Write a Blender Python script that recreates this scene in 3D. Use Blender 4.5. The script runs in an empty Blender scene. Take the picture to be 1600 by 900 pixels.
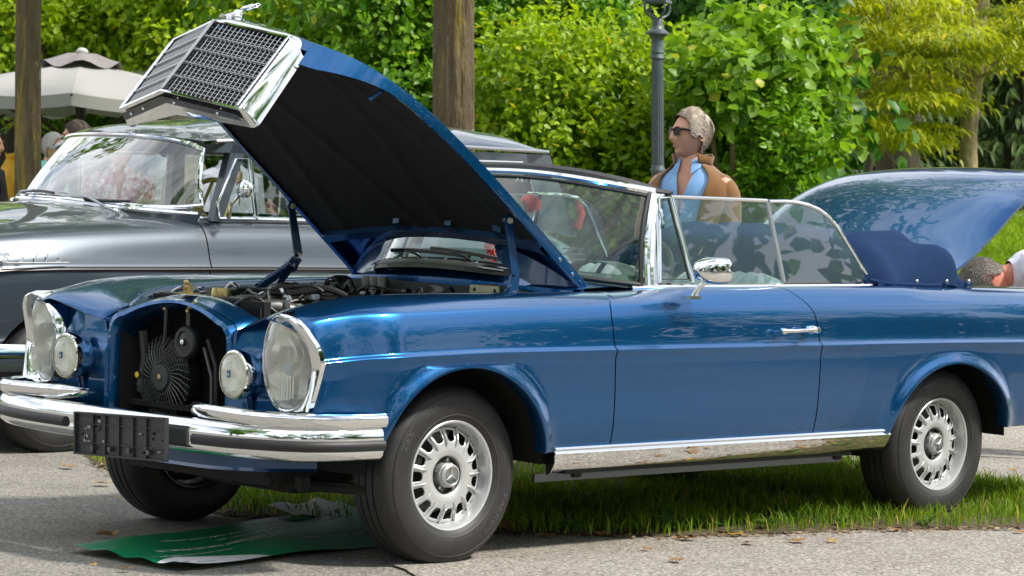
import bpy, bmesh, math, random
import numpy as np
from mathutils import Vector, Matrix, noise as mnoise
random.seed(7); rng = np.random.default_rng(7)
D = bpy.data; SC = bpy.context.scene; COL = SC.collection
R = math.radians; PI = math.pi
# ------------------------------------------------------------------ camera
CAM = np.array([-6.6842, -7.966, 1.3187]); YAW, PIT, ROL, FPX = .7706, -.0357, .0328, 4429.6
FW = np.array([math.sin(YAW)*math.cos(PIT), math.cos(YAW)*math.cos(PIT), math.sin(PIT)])
_r = np.array([math.cos(YAW), -math.sin(YAW), 0]); _u = np.cross(_r, FW)
RT = _r*math.cos(ROL)+_u*math.sin(ROL); UPV = -_r*math.sin(ROL)+_u*math.cos(ROL)
cd = D.cameras.new('camera'); cam = D.objects.new('camera', cd); COL.objects.link(cam)
cam.matrix_world = Matrix(((RT[0], UPV[0], -FW[0], CAM[0]), (RT[1], UPV[1], -FW[1], CAM[1]), (RT[2], UPV[2], -FW[2], CAM[2]), (0, 0, 0, 1)))
cd.sensor_width = 36; cd.lens = 36*FPX/1600; cd.clip_end = 2000; cd.clip_start = .1
cd.dof.use_dof = True; cd.dof.focus_distance = 10.6; cd.dof.aperture_fstop = 11
SC.camera = cam
def at(px, py, d):            # a point of the place, d metres in front of where the photographer stood
    return CAM + (FW + RT*(px-800)/FPX - UPV*(py-450)/FPX)*d
# ------------------------------------------------------------------ light
SUNEL, SUNAZ = R(50), R(150)         # sun stands behind the photographer, to the right (azimuth clockwise from +y)
sdir = Vector((math.sin(SUNAZ)*math.cos(SUNEL), math.cos(SUNAZ)*math.cos(SUNEL), math.sin(SUNEL)))
sl = D.lights.new('sun', 'SUN'); sl.energy = 3.5; sl.angle = R(5); sl.color = (1, .95, .87)
so = D.objects.new('sun', sl); COL.objects.link(so); so.rotation_euler = sdir.to_track_quat('Z', 'Y').to_euler()
W = D.worlds.new('World'); SC.world = W; W.use_nodes = True
nt = W.node_tree; nt.nodes.clear()
def nd(nt, t, **k):
    n = nt.nodes.new(t)
    for a, v in k.items():
        if a == 'inp':
            for i, x in v.items(): n.inputs[i].default_value = x
        else: setattr(n, a, v)
    return n
sky = nd(nt, 'ShaderNodeTexSky', sky_type='NISHITA', sun_disc=False, sun_elevation=SUNEL, sun_rotation=SUNAZ, air_density=1.0, dust_density=1.5)
tc = nd(nt, 'ShaderNodeTexCoord'); mp = nd(nt, 'ShaderNodeMapping'); mp.inputs['Scale'].default_value = (1, 1, 2.6)
nz = nd(nt, 'ShaderNodeTexNoise', inp={'Scale': 1.9, 'Detail': 9, 'Roughness': .58, 'Distortion': .25})
cr = nd(nt, 'ShaderNodeValToRGB'); cr.color_ramp.elements[0].position = .36; cr.color_ramp.elements[1].position = .50
cl = nd(nt, 'ShaderNodeTexNoise', inp={'Scale': 4.5, 'Detail': 7, 'Roughness': .6})
cc = nd(nt, 'ShaderNodeValToRGB'); cc.color_ramp.elements[0].position = .3; cc.color_ramp.elements[0].color = (4.6, 5.1, 5.8, 1)
cc.color_ramp.elements[1].position = .65; cc.color_ramp.elements[1].color = (10.5, 10.6, 10.8, 1)
mx = nd(nt, 'ShaderNodeMix', data_type='RGBA'); bg = nd(nt, 'ShaderNodeBackground'); bg.inputs[1].default_value = .11
wo = nd(nt, 'ShaderNodeOutputWorld'); L = nt.links.new
L(tc.outputs['Generated'], mp.inputs[0]); L(mp.outputs[0], nz.inputs['Vector']); L(mp.outputs[0], cl.inputs['Vector'])
L(nz.outputs[0], cr.inputs[0]); L(cl.outputs[0], cc.inputs[0])
L(cr.outputs[0], mx.inputs['Factor']); L(sky.outputs[0], mx.inputs[6]); L(cc.outputs[0], mx.inputs[7]); L(mx.outputs[2], bg.inputs[0]); L(bg.outputs[0], wo.inputs[0])
SC.view_settings.view_transform = 'Standard'; SC.view_settings.look = 'None'; SC.view_settings.exposure = 0.66; SC.view_settings.gamma = 1
# ------------------------------------------------------------------ materials
M = {}
def mat(name, base, rough=.5, metal=0., coat=0., coatr=.03, noise=None, bump=None, spec=.5, sub=None, sheen=0., tint=None, trans=0., stretch=None, ior=None, emit=None):
    """noise=(scale,amount,colour2[,detail]); bump=(scale,strength,dist); tint=(dark,light): by the per-leaf attribute"""
    m = D.materials.new(name); m.use_nodes = True; nt = m.node_tree; L = nt.links.new
    b = nt.nodes['Principled BSDF']; out = nt.nodes['Material Output']
    b.inputs['Base Color'].default_value = (*base, 1); b.inputs['Roughness'].default_value = rough; b.inputs['Metallic'].default_value = metal
    b.inputs['Coat Weight'].default_value = coat; b.inputs['Coat Roughness'].default_value = coatr
    b.inputs['Specular IOR Level'].default_value = spec
    if sheen: b.inputs['Sheen Weight'].default_value = sheen
    if ior: b.inputs['IOR'].default_value = ior
    if emit: b.inputs['Emission Color'].default_value = (*emit[0], 1); b.inputs['Emission Strength'].default_value = emit[1]
    tc = nt.nodes.new('ShaderNodeTexCoord'); vec = tc.outputs['Object']
    if stretch:
        mp = nt.nodes.new('ShaderNodeMapping'); mp.inputs['Scale'].default_value = stretch; L(vec, mp.inputs[0]); vec = mp.outputs[0]
    col = None
    if tint:
        a = nt.nodes.new('ShaderNodeAttribute'); a.attribute_name = 'tint'
        r = nt.nodes.new('ShaderNodeValToRGB'); r.color_ramp.elements[0].color = (*tint[0], 1); r.color_ramp.elements[1].color = (*tint[1], 1)
        if len(tint) > 2:
            e = r.color_ramp.elements.new(.93); e.color = (*tint[1], 1); r.color_ramp.elements[-1].color = (*tint[2], 1)
        L(a.outputs['Fac'], r.inputs[0]); col = r.outputs[0]
    if noise:
        n = nt.nodes.new('ShaderNodeTexNoise'); n.inputs['Scale'].default_value = noise[0]; n.inputs['Detail'].default_value = noise[3] if len(noise) > 3 else 5; n.inputs['Roughness'].default_value = .65
        L(vec, n.inputs['Vector'])
        mr = nt.nodes.new('ShaderNodeMapRange'); mr.inputs[1].default_value = .5-.5*(1-noise[1]*.6)*.6; mr.inputs[2].default_value = .5+.3*(1-noise[1]*.6)
        mr.inputs[4].default_value = noise[1]
        L(n.outputs[0], mr.inputs[0])
        x = nt.nodes.new('ShaderNodeMix'); x.data_type = 'RGBA'; x.inputs[6].default_value = (*base, 1); x.inputs[7].default_value = (*noise[2], 1)
        if col: L(col, x.inputs[6])
        L(mr.outputs[0], x.inputs['Factor']); col = x.outputs[2]
    if col: L(col, b.inputs['Base Color'])
    if bump:
        n = nt.nodes.new('ShaderNodeTexNoise'); n.inputs['Scale'].default_value = bump[0]; n.inputs['Detail'].default_value = 6; L(vec, n.inputs['Vector'])
        bp = nt.nodes.new('ShaderNodeBump'); bp.inputs['Strength'].default_value = bump[1]; bp.inputs['Distance'].default_value = bump[2]
        L(n.outputs[0], bp.inputs['Height']); L(bp.outputs[0], b.inputs['Normal'])
    if trans:
        t = nt.nodes.new('ShaderNodeBsdfTranslucent'); ms = nt.nodes.new('ShaderNodeMixShader'); ms.inputs[0].default_value = trans
        if col: L(col, t.inputs[0])
        else: t.inputs[0].default_value = (*base, 1)
        L(b.outputs[0], ms.inputs[1]); L(t.outputs[0], ms.inputs[2]); L(ms.outputs[0], out.inputs[0])
    M[name] = m; return m
def glass(name, tintc, rough=0.0, refl=1.0, body=0.0, bodyc=(.6, .65, .62)):
    """thin window pane: Fresnel reflection over tinted see-through"""
    m = D.materials.new(name); m.use_nodes = True; nt = m.node_tree; nt.nodes.clear(); L = nt.links.new
    o = nt.nodes.new('ShaderNodeOutputMaterial'); tr = nt.nodes.new('ShaderNodeBsdfTransparent'); tr.inputs[0].default_value = (*tintc, 1)
    gl = nt.nodes.new('ShaderNodeBsdfGlossy'); gl.inputs['Roughness'].default_value = rough; gl.inputs[0].default_value = (1, 1, 1, 1)
    lw = nt.nodes.new('ShaderNodeLayerWeight'); lw.inputs[0].default_value = .5
    pw = nt.nodes.new('ShaderNodeMath'); pw.operation = 'POWER'; pw.inputs[1].default_value = 4.0; L(lw.outputs['Facing'], pw.inputs[0])
    ma = nt.nodes.new('ShaderNodeMath'); ma.operation = 'MULTIPLY_ADD'; ma.inputs[1].default_value = .94; ma.inputs[2].default_value = .045; L(pw.outputs[0], ma.inputs[0])
    mu = nt.nodes.new('ShaderNodeMath'); mu.operation = 'MULTIPLY'; mu.use_clamp = True; mu.inputs[1].default_value = refl; L(ma.outputs[0], mu.inputs[0])
    ms = nt.nodes.new('ShaderNodeMixShader'); L(mu.outputs[0], ms.inputs[0]); L(gl.outputs[0], ms.inputs[2])
    if body:
        df = nt.nodes.new('ShaderNodeBsdfDiffuse'); df.inputs[0].default_value = (*bodyc, 1); m2 = nt.nodes.new('ShaderNodeMixShader'); m2.inputs[0].default_value = body
        L(tr.outputs[0], m2.inputs[1]); L(df.outputs[0], m2.inputs[2]); L(m2.outputs[0], ms.inputs[1])
    else: L(tr.outputs[0], ms.inputs[1])
    L(ms.outputs[0], o.inputs[0]); M[name] = m; return m
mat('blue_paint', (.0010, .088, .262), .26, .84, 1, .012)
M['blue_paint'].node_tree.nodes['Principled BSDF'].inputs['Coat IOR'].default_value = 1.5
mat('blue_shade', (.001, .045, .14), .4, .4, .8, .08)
mat('grey_paint', (.055, .070, .085), .33, .5, 1, .03)
mat('chrome', (.83, .84, .85), .045, 1)
mat('soft_chrome', (.42, .43, .44), .22, 1)
mat('silver_paint', (.56, .57, .58), .36, .45, .4, .12, noise=(60, .25, (.45, .46, .47)))
mat('rubber', (.014, .014, .015), .5, noise=(30, .5, (.028, .027, .026)), bump=(240, .25, .002))
mat('tyre_rubber', (.016, .016, .018), .55, noise=(14, .6, (.034, .032, .03)), bump=(300, .3, .001))
mat('tyre_print', (.075, .075, .08), .5)
mat('black_plastic', (.014, .015, .016), .35)
mat('black_matt', (.008, .008, .008), .75, noise=(20, .4, (.02, .018, .015)))
mat('black_void', (.003, .003, .003), .9)
mat('insulation', (.010, .0098, .0085), .85, noise=(6, .6, (.022, .02, .017)), bump=(60, .3, .01))
mat('plate_plastic', (.03, .033, .034), .4)
mat('grey_felt', (.05, .055, .055), .9, noise=(90, .7, (.09, .095, .095)), bump=(300, .5, .003))
mat('cast_metal', (.18, .18, .175), .4, .8, noise=(40, .6, (.06, .06, .06)))
mat('brass', (.55, .42, .16), .3, 1, noise=(40, .5, (.3, .25, .15)))
mat('hose', (.012, .012, .012), .4)
mat('orange_wire', (.6, .09, .02), .5)
mat('cream_paint', (.55, .54, .36), .4)
mat('olive_metal', (.10, .105, .07), .4, .5)
mat('seat_leather', (.30, .34, .33), .5, bump=(50, .2, .003))
mat('dash', (.06, .065, .06), .4)
mat('dark_carpet', (.02, .02, .02), .9)
mat('navy_cloth', (.010, .028, .072), .9, noise=(5, .5, (.018, .036, .11)), bump=(400, .4, .001), spec=.08)
mat('roof_vinyl', (.03, .03, .032), .5, bump=(300, .4, .001))
mat('red_petal', (.55, .008, .012), .55, noise=(60, .5, (.3, .0, .005)))
mat('red_deco', (.6, .03, .025), .5)
mat('leaf_stem', (.05, .12, .02), .6)
mat('white_print', (.75, .75, .75), .5)
mat('banner_green', (.006, .24, .10), .35, noise=(4, .3, (.004, .075, .03)), bump=(14, .15, .01))
mat('banner_white', (.78, .78, .80), .45)
mat('banner_back', (.35, .35, .36), .6)
mat('blue_print', (.02, .1, .25), .4)
mat('yellow_reflex', (.45, .36, .01), .3)
mat('yellow_plastic', (.7, .5, .02), .4)
mat('ivory_plastic', (.45, .38, .10), .3, coat=.6)
mat('lamp_silver', (.95, .95, .92), .28, 1)
mat('lamp_orange', (.8, .12, .03), .3)
mat('skin', (.62, .31, .20), .5, noise=(28, .5, (.70, .40, .28)), bump=(150, .2, .002))
mat('skin_red', (.62, .20, .14), .5, noise=(25, .5, (.55, .28, .2)), bump=(150, .2, .002))
mat('lip', (.48, .20, .15), .5)
mat('hair_grey', (.20, .155, .11), .6, noise=(10, .8, (.42, .36, .28)), stretch=(1, 1, .4))
mat('hair_white', (.62, .61, .58), .6, noise=(40, .5, (.8, .8, .78)))
mat('hair_dark', (.05, .035, .025), .6, noise=(40, .5, (.1, .07, .05)))
mat('hair_salt', (.17, .15, .125), .6, noise=(14, .5, (.30, .28, .25)))
mat('suede', (.155, .066, .012), .9, noise=(9, .6, (.22, .10, .022)), bump=(200, .3, .002), sheen=.4)
mat('suede_dark', (.07, .03, .012), .9)
mat('shirt_blue', (.20, .38, .66), .8, bump=(300, .2, .001))
mat('shirt_mint', (.22, .75, .60), .8)
mat('shirt_white', (.66, .66, .76), .8, noise=(8, .3, (.55, .55, .66)), bump=(5, .8, .05))
mat('shirt_floral', (.75, .68, .72), .8, noise=(28, .9, (.35, .05, .12), 2))
mat('jacket_yellow', (.72, .38, .01), .7, noise=(6, .5, (.6, .28, .005)))
mat('jacket_tan', (.36, .31, .22), .85)
mat('shirt_black', (.015, .016, .022), .85)
mat('bag_blue', (.02, .22, .6), .6)
mat('trousers', (.05, .06, .09), .9)
mat('trousers_tan', (.30, .25, .16), .9)
mat('shoe', (.02, .015, .012), .5)
mat('sunglass', (.010, .006, .004), .3, spec=.25)
mat('lamp_post', (.085, .105, .12), .45, .3, noise=(12, .5, (.15, .17, .18)))
mat('parasol', (.40, .39, .385), .85, noise=(3, .4, (.46, .45, .44)), trans=.2)
mat('parasol_light', (.60, .59, .57), .85, trans=.25)
mat('parasol_cap', (.22, .2, .2), .85)
mat('dark_wood', (.03, .022, .018), .6)
glass('glass_screen', (.66, .86, .78), 0, 1.4)
glass('glass_side', (.66, .80, .78), 0, 1.6, .10, (.3, .42, .45))
glass('glass_grey', (.84, .90, .87), 0, 3.0)
glass('glass_mirror', (.5, .5, .5), 0, 9)
glass('lens', (.97, .97, .94), .05, 1.3, .32, (.95, .95, .88))
glass('lamp_glass', (.85, .88, .85), .05, 1.0, .2, (.5, .55, .5))
# ------------------------------------------------------------------ mesh helpers
def tag(o, label=None, cat=None, group=None, kind=None):
    if label: o['label'] = label
    if cat: o['category'] = cat
    if group: o['group'] = group
    if kind: o['kind'] = kind
    return o
def empty(name, label, cat, loc=(0, 0, 0), rz=0, group=None, kind=None):
    o = D.objects.new(name, None); COL.objects.link(o); o.location = loc; o.rotation_euler = (0, 0, rz); o.empty_display_size = .1
    return tag(o, label, cat, group, kind)
def pchip(xk, yk, x):
    xk = np.asarray(xk, float); yk = np.asarray(yk, float); h = np.diff(xk); d = np.diff(yk)/h; n = len(xk)
    m = np.zeros(n)
    if n > 2:
        w1 = 2*h[1:]+h[:-1]; w2 = h[1:]+2*h[:-1]
        with np.errstate(all='ignore'): v = (w1+w2)/(w1/d[:-1]+w2/d[1:])
        m[1:-1] = np.where(d[:-1]*d[1:] > 0, v, 0)
    m[0] = d[0]; m[-1] = d[-1]
    i = np.clip(np.searchsorted(xk, x)-1, 0, n-2); t = (np.clip(x, xk[0], xk[-1])-xk[i])/h[i]
    return (1+2*t)*(1-t)**2*yk[i]+t*(1-t)**2*h[i]*m[i]+t*t*(3-2*t)*yk[i+1]+t*t*(t-1)*h[i]*m[i+1]
class MB:
    def __init__(s): s.v = []; s.f = []; s.mi = []; s.ms = []; s.sm = []
    def mid(s, m):
        if m not in s.ms: s.ms.append(m)
        return s.ms.index(m)
    def add(s, vs, fs, m=None, smooth=True):
        o = len(s.v); s.v.extend([tuple(map(float, p)) for p in vs]); k = s.mid(m) if m else 0
        for f in fs: s.f.append(tuple(i+o for i in f)); s.mi.append(k); s.sm.append(smooth)
        return s
    def grid(s, P, m=None, cu=False, cv=False, flip=False, smooth=True, mask=None):
        P = np.asarray(P); nu, nv = P.shape[:2]; fs = []
        for i in range(nu if cu else nu-1):
            for j in range(nv if cv else nv-1):
                if mask is not None and not mask[i % mask.shape[0], j % mask.shape[1]]: continue
                a, b, c, d = i*nv+j, ((i+1) % nu)*nv+j, ((i+1) % nu)*nv+(j+1) % nv, i*nv+(j+1) % nv
                fs.append((a, d, c, b) if flip else (a, b, c, d))
        return s.add(P.reshape(-1, 3), fs, m, smooth)
    def box(s, c, size, m=None, rot=None, bev=0.0):
        x, y, z = [a/2 for a in size]
        if bev > 0:
            b = min(bev, x*.9, y*.9, z*.9); vs = []; 
            bm = bmesh.new(); bmesh.ops.create_cube(bm, size=1); bmesh.ops.scale(bm, vec=size, verts=bm.verts)
            bmesh.ops.bevel(bm, geom=bm.edges[:], offset=b, segments=2, affect='EDGES'); bm.verts.index_update()
            vs = [v.co.copy() for v in bm.verts]; fs = [tuple(v.index for v in f.verts) for f in bm.faces]; bm.free()
        else:
            vs = [Vector((sx*x, sy*y, sz*z)) for sx in (-1, 1) for sy in (-1, 1) for sz in (-1, 1)]
            fs = [(0, 1, 3, 2), (4, 6, 7, 5), (0, 4, 5, 1), (2, 3, 7, 6), (0, 2, 6, 4), (1, 5, 7, 3)]
        if rot is not None: vs = [rot @ v for v in vs]
        c = Vector(c); return s.add([v+c for v in vs], fs, m, bev > 0)
    def tube(s, path, r, m=None, n=8, closed=False, caps=True, flat=None):
        P = [Vector(p) for p in path]; k = len(P); rs = r if hasattr(r, '__len__') else [r]*k
        rings = []; up = Vector((0, 0, 1)); prev = None
        for i in range(k):
            t = (P[(i+1) % k]-P[i-1]) if closed else (P[min(i+1, k-1)]-P[max(i-1, 0)])
            t.normalize()
            if prev is None:
                a = up if abs(t.z) < .9 else Vector((1, 0, 0)); u = t.cross(a).normalized()
            else: u = (prev-t*prev.dot(t)).normalized()
            prev = u; w = t.cross(u)
            fl = flat or 1
            rings.append([P[i]+(u*math.cos(2*PI*j/n)+w*math.sin(2*PI*j/n)*fl)*rs[i] for j in range(n)])
        o = len(s.v); s.grid(np.array([[tuple(p) for p in q] for q in rings]), m, cu=closed, cv=True)
        if caps and not closed:
            km = s.mid(m) if m else 0
            s.f.append(tuple(o+j for j in range(n))); s.mi.append(km); s.sm.append(False)
            s.f.append(tuple(o+(k-1)*n+j for j in reversed(range(n)))); s.mi.append(km); s.sm.append(False)
        return s
    def lathe(s, prof, c, ax='z', m=None, n=32, a0=0, a1=2*PI, sc=(1, 1)):
        """prof: (radius, height along the axis)"""
        full = abs(a1-a0-2*PI) < 1e-6; A = [a0+(a1-a0)*i/(n if full else n-1) for i in range(n)]; P = []
        for r, h in prof:
            row = []
            for a in A:
                p, q = r*math.cos(a)*sc[0], r*math.sin(a)*sc[1]
                row.append({'z': (p, q, h), 'y': (p, h, q), 'x': (h, p, q)}[ax])
            P.append(row)
        return s.grid(np.array(P)+np.array(c), m, cv=full)
    def sphere(s, c, r, m=None, nu=12, nv=20):
        r = r if hasattr(r, '__len__') else (r, r, r)
        P = [[(c[0]+r[0]*math.sin(PI*i/nu)*math.cos(2*PI*j/nv), c[1]+r[1]*math.sin(PI*i/nu)*math.sin(2*PI*j/nv), c[2]+r[2]*math.cos(PI*i/nu)) for j in range(nv)] for i in range(nu+1)]
        return s.grid(np.array(P), m, cv=True)
    def ext(s, poly, ax, a, b, m=None, smooth=False):
        """extrude a 2-D polygon along an axis from a to b"""
        def mk(p, h): return {'x': (h, p[0], p[1]), 'y': (p[0], h, p[1]), 'z': (p[0], p[1], h)}[ax]
        n = len(poly); vs = [mk(p, a) for p in poly]+[mk(p, b) for p in poly]
        return s.add(vs, [tuple(range(n)), tuple(range(2*n-1, n-1, -1))]+[(i, i+n, (i+1) % n+n, (i+1) % n) for i in range(n)], m, smooth)
    def build(s, name, m=None, parent=None, label=None, cat=None, group=None, kind=None, mir=False, solid=0, subd=0, edges=None):
        me = D.meshes.new(name); vs = [(x, -y, z) for x, y, z in s.v] if mir else s.v
        me.from_pydata(vs, [], s.f)
        if m and not s.ms: me.materials.append(M[m])
        for q in s.ms: me.materials.append(M[q or m])
        me.polygons.foreach_set('material_index', s.mi); me.polygons.foreach_set('use_smooth', s.sm)
        bm = bmesh.new(); bm.from_mesh(me); bmesh.ops.remove_doubles(bm, verts=bm.verts, dist=2e-5)
        bmesh.ops.recalc_face_normals(bm, faces=bm.faces); bm.to_mesh(me); bm.free()
        me.set_sharp_from_angle(angle=R(38)); me.update()
        o = D.objects.new(name, me); COL.objects.link(o); o.parent = parent
        if solid: md = o.modifiers.new('thick', 'SOLIDIFY'); md.thickness = solid; md.offset = 0
        if subd: md = o.modifiers.new('sub', 'SUBSURF'); md.levels = md.render_levels = subd
        return tag(o, label, cat, group, kind)
def rotm(ax, a): return Matrix.Rotation(a, 3, ax)
def children(o): return [c for c in D.objects if c.parent == o]
def copy_tree(o, parent=None):
    c = o.copy(); COL.objects.link(c); c.parent = parent
    for ch in children(o):
        if ch != c: copy_tree(ch, c)
    return c
def textmesh(s, size=1.0, depth=.0):
    cu = D.curves.new('lettering', 'FONT'); cu.body = s; cu.size = size; cu.extrude = depth; cu.align_x = 'CENTER'; cu.resolution_u = 2
    ob = D.objects.new('lettering', cu); COL.objects.link(ob); dg = bpy.context.evaluated_depsgraph_get()
    me = ob.evaluated_get(dg).to_mesh(); vs = [v.co.copy() for v in me.vertices]; fs = [tuple(p.vertices) for p in me.polygons]
    ob.evaluated_get(dg).to_mesh_clear(); D.objects.remove(ob); D.curves.remove(cu); return vs, fs
# ================================================================== the blue convertible (front axle at x=0, ground z=0, driver's side towards -y)
car = empty('convertible_car', 'large open blue convertible with its bonnet and boot lid raised and no number plate', 'car')
# -------- side surface: profile control points (w = |y|, z) along the length
_X = [-.78, -.70, -.60, -.45, -.2, .13, .5, .8, .92, 1.02, 1.15, 1.6, 2.2, 2.45, 2.62, 3.0, 3.5, 3.9, 4.12]
def _f(v): return lambda x: pchip(_X, v, x)
f_win = _f([.47, .41, .42, .49, .575, .615, .63, .632, .65, .70, .745, .75, .75, .74, .68, .655, .65, .62, .58])
f_zin = _f([.70, .792, .835, .868, .905, .925, .934, .940, .945, .952, .958, .960, .962, .964, .964, .962, .955, .94, .92])
f_zt = _f([.845, .880, .900, .922, .937, .942, .943, .944, .948, .955, .963, .966, .968, .968, .967, .962, .952, .935, .91])
f_zc = _f([.80, .845, .862, .873, .880, .888, .893, .902, .907, .911, .912, .911, .911, .910, .908, .901, .892, .88, .865])
f_W = _f([.835, .888, .905, .915, .921, .924, .924, .924, .924, .924, .924, .924, .924, .924, .924, .918, .900, .87, .83])
f_zr = _f([.705, .712, .720, .730, .738, .744, .743, .743, .743, .743, .743, .742, .742, .741, .740, .736, .728, .72, .712])
f_zb = _f([.44, .44, .44, .43, .40, .395, .395, .395, .395, .395, .395, .395, .395, .395, .395, .39, .39, .41, .44])
def ctrl(x):
    wi, zi, zt, zc, W_, zr, zb = [float(g(np.array([x]))[0]) for g in (f_win, f_zin, f_zt, f_zc, f_W, f_zr, f_zb)]
    wt = wi+float(np.interp(x, [-.72, -.6, -.4, -.2], [.66, .62, .50, .42]))*(W_-.05-wi)
    lo = zr-.022; k = (zb-.395)
    return np.array([(wi-.022, zi-.05), (wi-.012, zi-.012), (wi+.008, zi), (wt, zt), (wt+.55*(W_-.052-wt), zt-.35*(zt-zc)*.55), (W_-.052, zc+.004), (W_-.043, zc-.012), (W_-.027, zc-.06), (W_-.017, zr+.030),
                     (W_-.013, zr+.013), (W_, zr), (W_-.004, zr-.014), (W_-.010, lo-.02), (W_-.010, .60+k*.2), (W_-.014, .50+k*.4), (W_-.024, .43+k*.8), (W_-.036, .385+k)])
NC = 17; TXS = np.linspace(-.78, 4.12, 420); TTS = np.linspace(0, NC-1, (NC-1)*8+1)
_tab = np.zeros((len(TXS), len(TTS), 2))
for i, x in enumerate(TXS):
    c = ctrl(x)
    for k in (0, 1): _tab[i, :, k] = pchip(np.arange(NC), c[:, k], TTS)
def S(x, t):
    fx = np.clip((x-TXS[0])/(TXS[1]-TXS[0]), 0, len(TXS)-1.001); ft = np.clip(t*8, 0, len(TTS)-1.001)
    i, j = int(fx), int(ft); a, b = fx-i, ft-j
    return (_tab[i, j]*(1-a)+_tab[i+1, j]*a)*(1-b)+(_tab[i, j+1]*(1-a)+_tab[i+1, j+1]*a)*b
ARCH = [(-.03, .33, .395, .365), (2.705, .33, .405, .325)]
def zarch(x, base):
    z = base; 
    for xc, zc, a, b in ARCH:
        q = 1-((x-xc)/a)**2
        if q > 0: z = max(z, zc+b*math.sqrt(q))
    return z
def archd(x, z):
    return min(abs(math.sqrt(((x-xc)/a)**2+((z-zc)/b)**2)-1)*(a+b)/2 for xc, zc, a, b in ARCH)
TLOW = 12
def panel(name, x0, x1, e0=None, e1=None, t0=0, mir=False, flange=True, label=None, tfront=None):
    xs = list(np.arange(x0, x1, .022))+[x1]
    for xc, zc, a, b in ARCH:
        xs += [xc-a*math.cos(q) for q in np.linspace(0.02, PI-.02, 46)]+[xc-a, xc+a]
    xs = sorted(x for x in set(np.round(xs, 4)) if x0 <= x <= x1); P = []
    for x in xs:
        row = []; base = float(f_zb(np.array([x]))[0])-.01; zb = zarch(x, base)
        for t in np.arange(t0, TLOW+.01, .2):
            w, z = S(x, t); xx = x
            if e0: xx += (e0(z, t)-x0)*math.exp(-((x-x0)/.13)**1.5)
            if e1: xx += (e1(z, t)-x1)*math.exp(-((x1-x)/.13)**1.5)
            w, z = S(xx, t); z = max(z, zb) if t > 11 else z
            fl = .020*math.exp(-(archd(xx, z)/.038)**2) if z > .2 and z < .70 else .0
            row.append((xx, -(w+fl), z))
        tt = np.linspace(TLOW, NC-1, 41); pr_ = np.array([S(x, q) for q in tt]); z0 = max(row[-1][2], zb+.001)
        for q in np.linspace(0, 1, 26)[1:]:
            z = z0+(zb-z0)*q; w = float(np.interp(-z, -pr_[:, 1], pr_[:, 0])); xx = x
            if e0: xx += (e0(z, 13)-x0)*math.exp(-((x-x0)/.13)**1.5)
            if e1: xx += (e1(z, 13)-x1)*math.exp(-((x1-x)/.13)**1.5)
            w += .020*math.exp(-(archd(xx, z)/.038)**2)
            row.append((xx, -w, z))
        if flange:
            l = row[-1]; row += [(l[0], l[1]+.006, l[2]-.004), (l[0], l[1]+.03, l[2]-.003), (l[0], l[1]+.06, l[2])]
        P.append(row)
    b = MB(); b.grid(np.array(P), 'blue_paint')
    P = np.array(P)                      # turned-in edges give the panel gaps their depth
    for r, s in ((P[0], 1), (P[-1], -1)):
        q = r.copy(); q[:, 1] += .018; b.grid(np.array([r, q]), 'blue_paint')
    return b.build(name, None, car, mir=mir)
tipz = [.40, .55, .63, .713, .77, .83, .86, .88]; tipx = [-.720, -.722, -.708, -.695, -.712, -.745, -.765, -.772]
def e_lamp(z, t):
    if t <= 3: return float(np.interp(t, [0, 1, 2, 3], [-.683, -.686, -.69, -.755]))
    return float(np.interp(z, tipz, tipx))
def e_door0(z, t): return float(np.interp(z, [.38, .70, .86, .905, .935, .955, .97], [.702, .694, .688, .70, .75, .83, .93]))
def e_door1(z, t): return float(np.interp(z, [.38, .70, .80, .87, .905, .94, .97], [1.838, 1.846, 1.838, 1.822, 1.79, 1.74, 1.69]))
for mir in (False, True):
    panel('front_fender', -.735, .695, e_lamp, lambda z, t: e_door0(z, t)-.003, mir=mir)
    d_ = panel('door', .70, 1.84, lambda z, t: e_door0(z, t)+.003, lambda z, t: e_door1(z, t)-.003, mir=mir)
    if not mir: door = d_
    q_ = panel('rear_fender', 1.845, 4.12, lambda z, t: e_door1(z, t)+.003, mir=mir)
# -------- cowl side fillers between bonnet and door are part of the fender; inner dark structure behind the panels
b = MB(); 
for s in (-1, 1):
    b.box((1.42, s*.80, .66), (1.66, .12, .50), 'black_void')
    b.box((.52, s*.70, .66), (.32, .12, .40), 'black_void')
b.box((1.42, 0, .36), (1.62, 1.60, .10), 'black_matt'); b.box((1.72, 0, .42), (1.75, 1.4, .04), 'dark_carpet')
b.build('floor_pan', None, car)
# wheel housings
for s in (-1, 1):
    for xc, zc, a, bb in ARCH:
        r = [(a+.02, s*.865), (a+.035, s*.72), (a+.03, s*.55), (.02, s*.545)]
        MB().lathe(r, (xc, 0, zc), 'y', 'black_void', 30, .02, PI-.02, (1, .95)).build('wheel_housing', None, car)
# rear deck, tail
b = MB(); P = []
for x in np.linspace(2.45, 3.0, 12):
    w = float(f_win(np.array([x]))[0])-.015; z = float(f_zin(np.array([x]))[0])-.004
    P.append([(x, y, z+.012*(1-(y/w)**2)) for y in np.linspace(-w, w, 20)])
b.grid(np.array(P), 'blue_paint'); b.build('rear_deck', None, car)
b = MB(); P = []
for z in np.linspace(.42, .905, 14):
    P.append([(4.10+.06*math.sin((z-.42)/.49*PI)-.05*(abs(y)/.83)**6*1.0, y, z) for y in np.linspace(-.83, .83, 26)])
b.grid(np.array(P), 'blue_paint'); b.box((3.55, 0, .50), (1.1, 1.2, .05), 'dark_carpet'); b.box((3.02, 0, .72), (.03, 1.15, .42), 'dark_carpet')
for s in (-1, 1): b.box((3.55, s*.585, .70), (1.1, .02, .40), 'blue_shade')
b.build('tail_panel', None, car)
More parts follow.
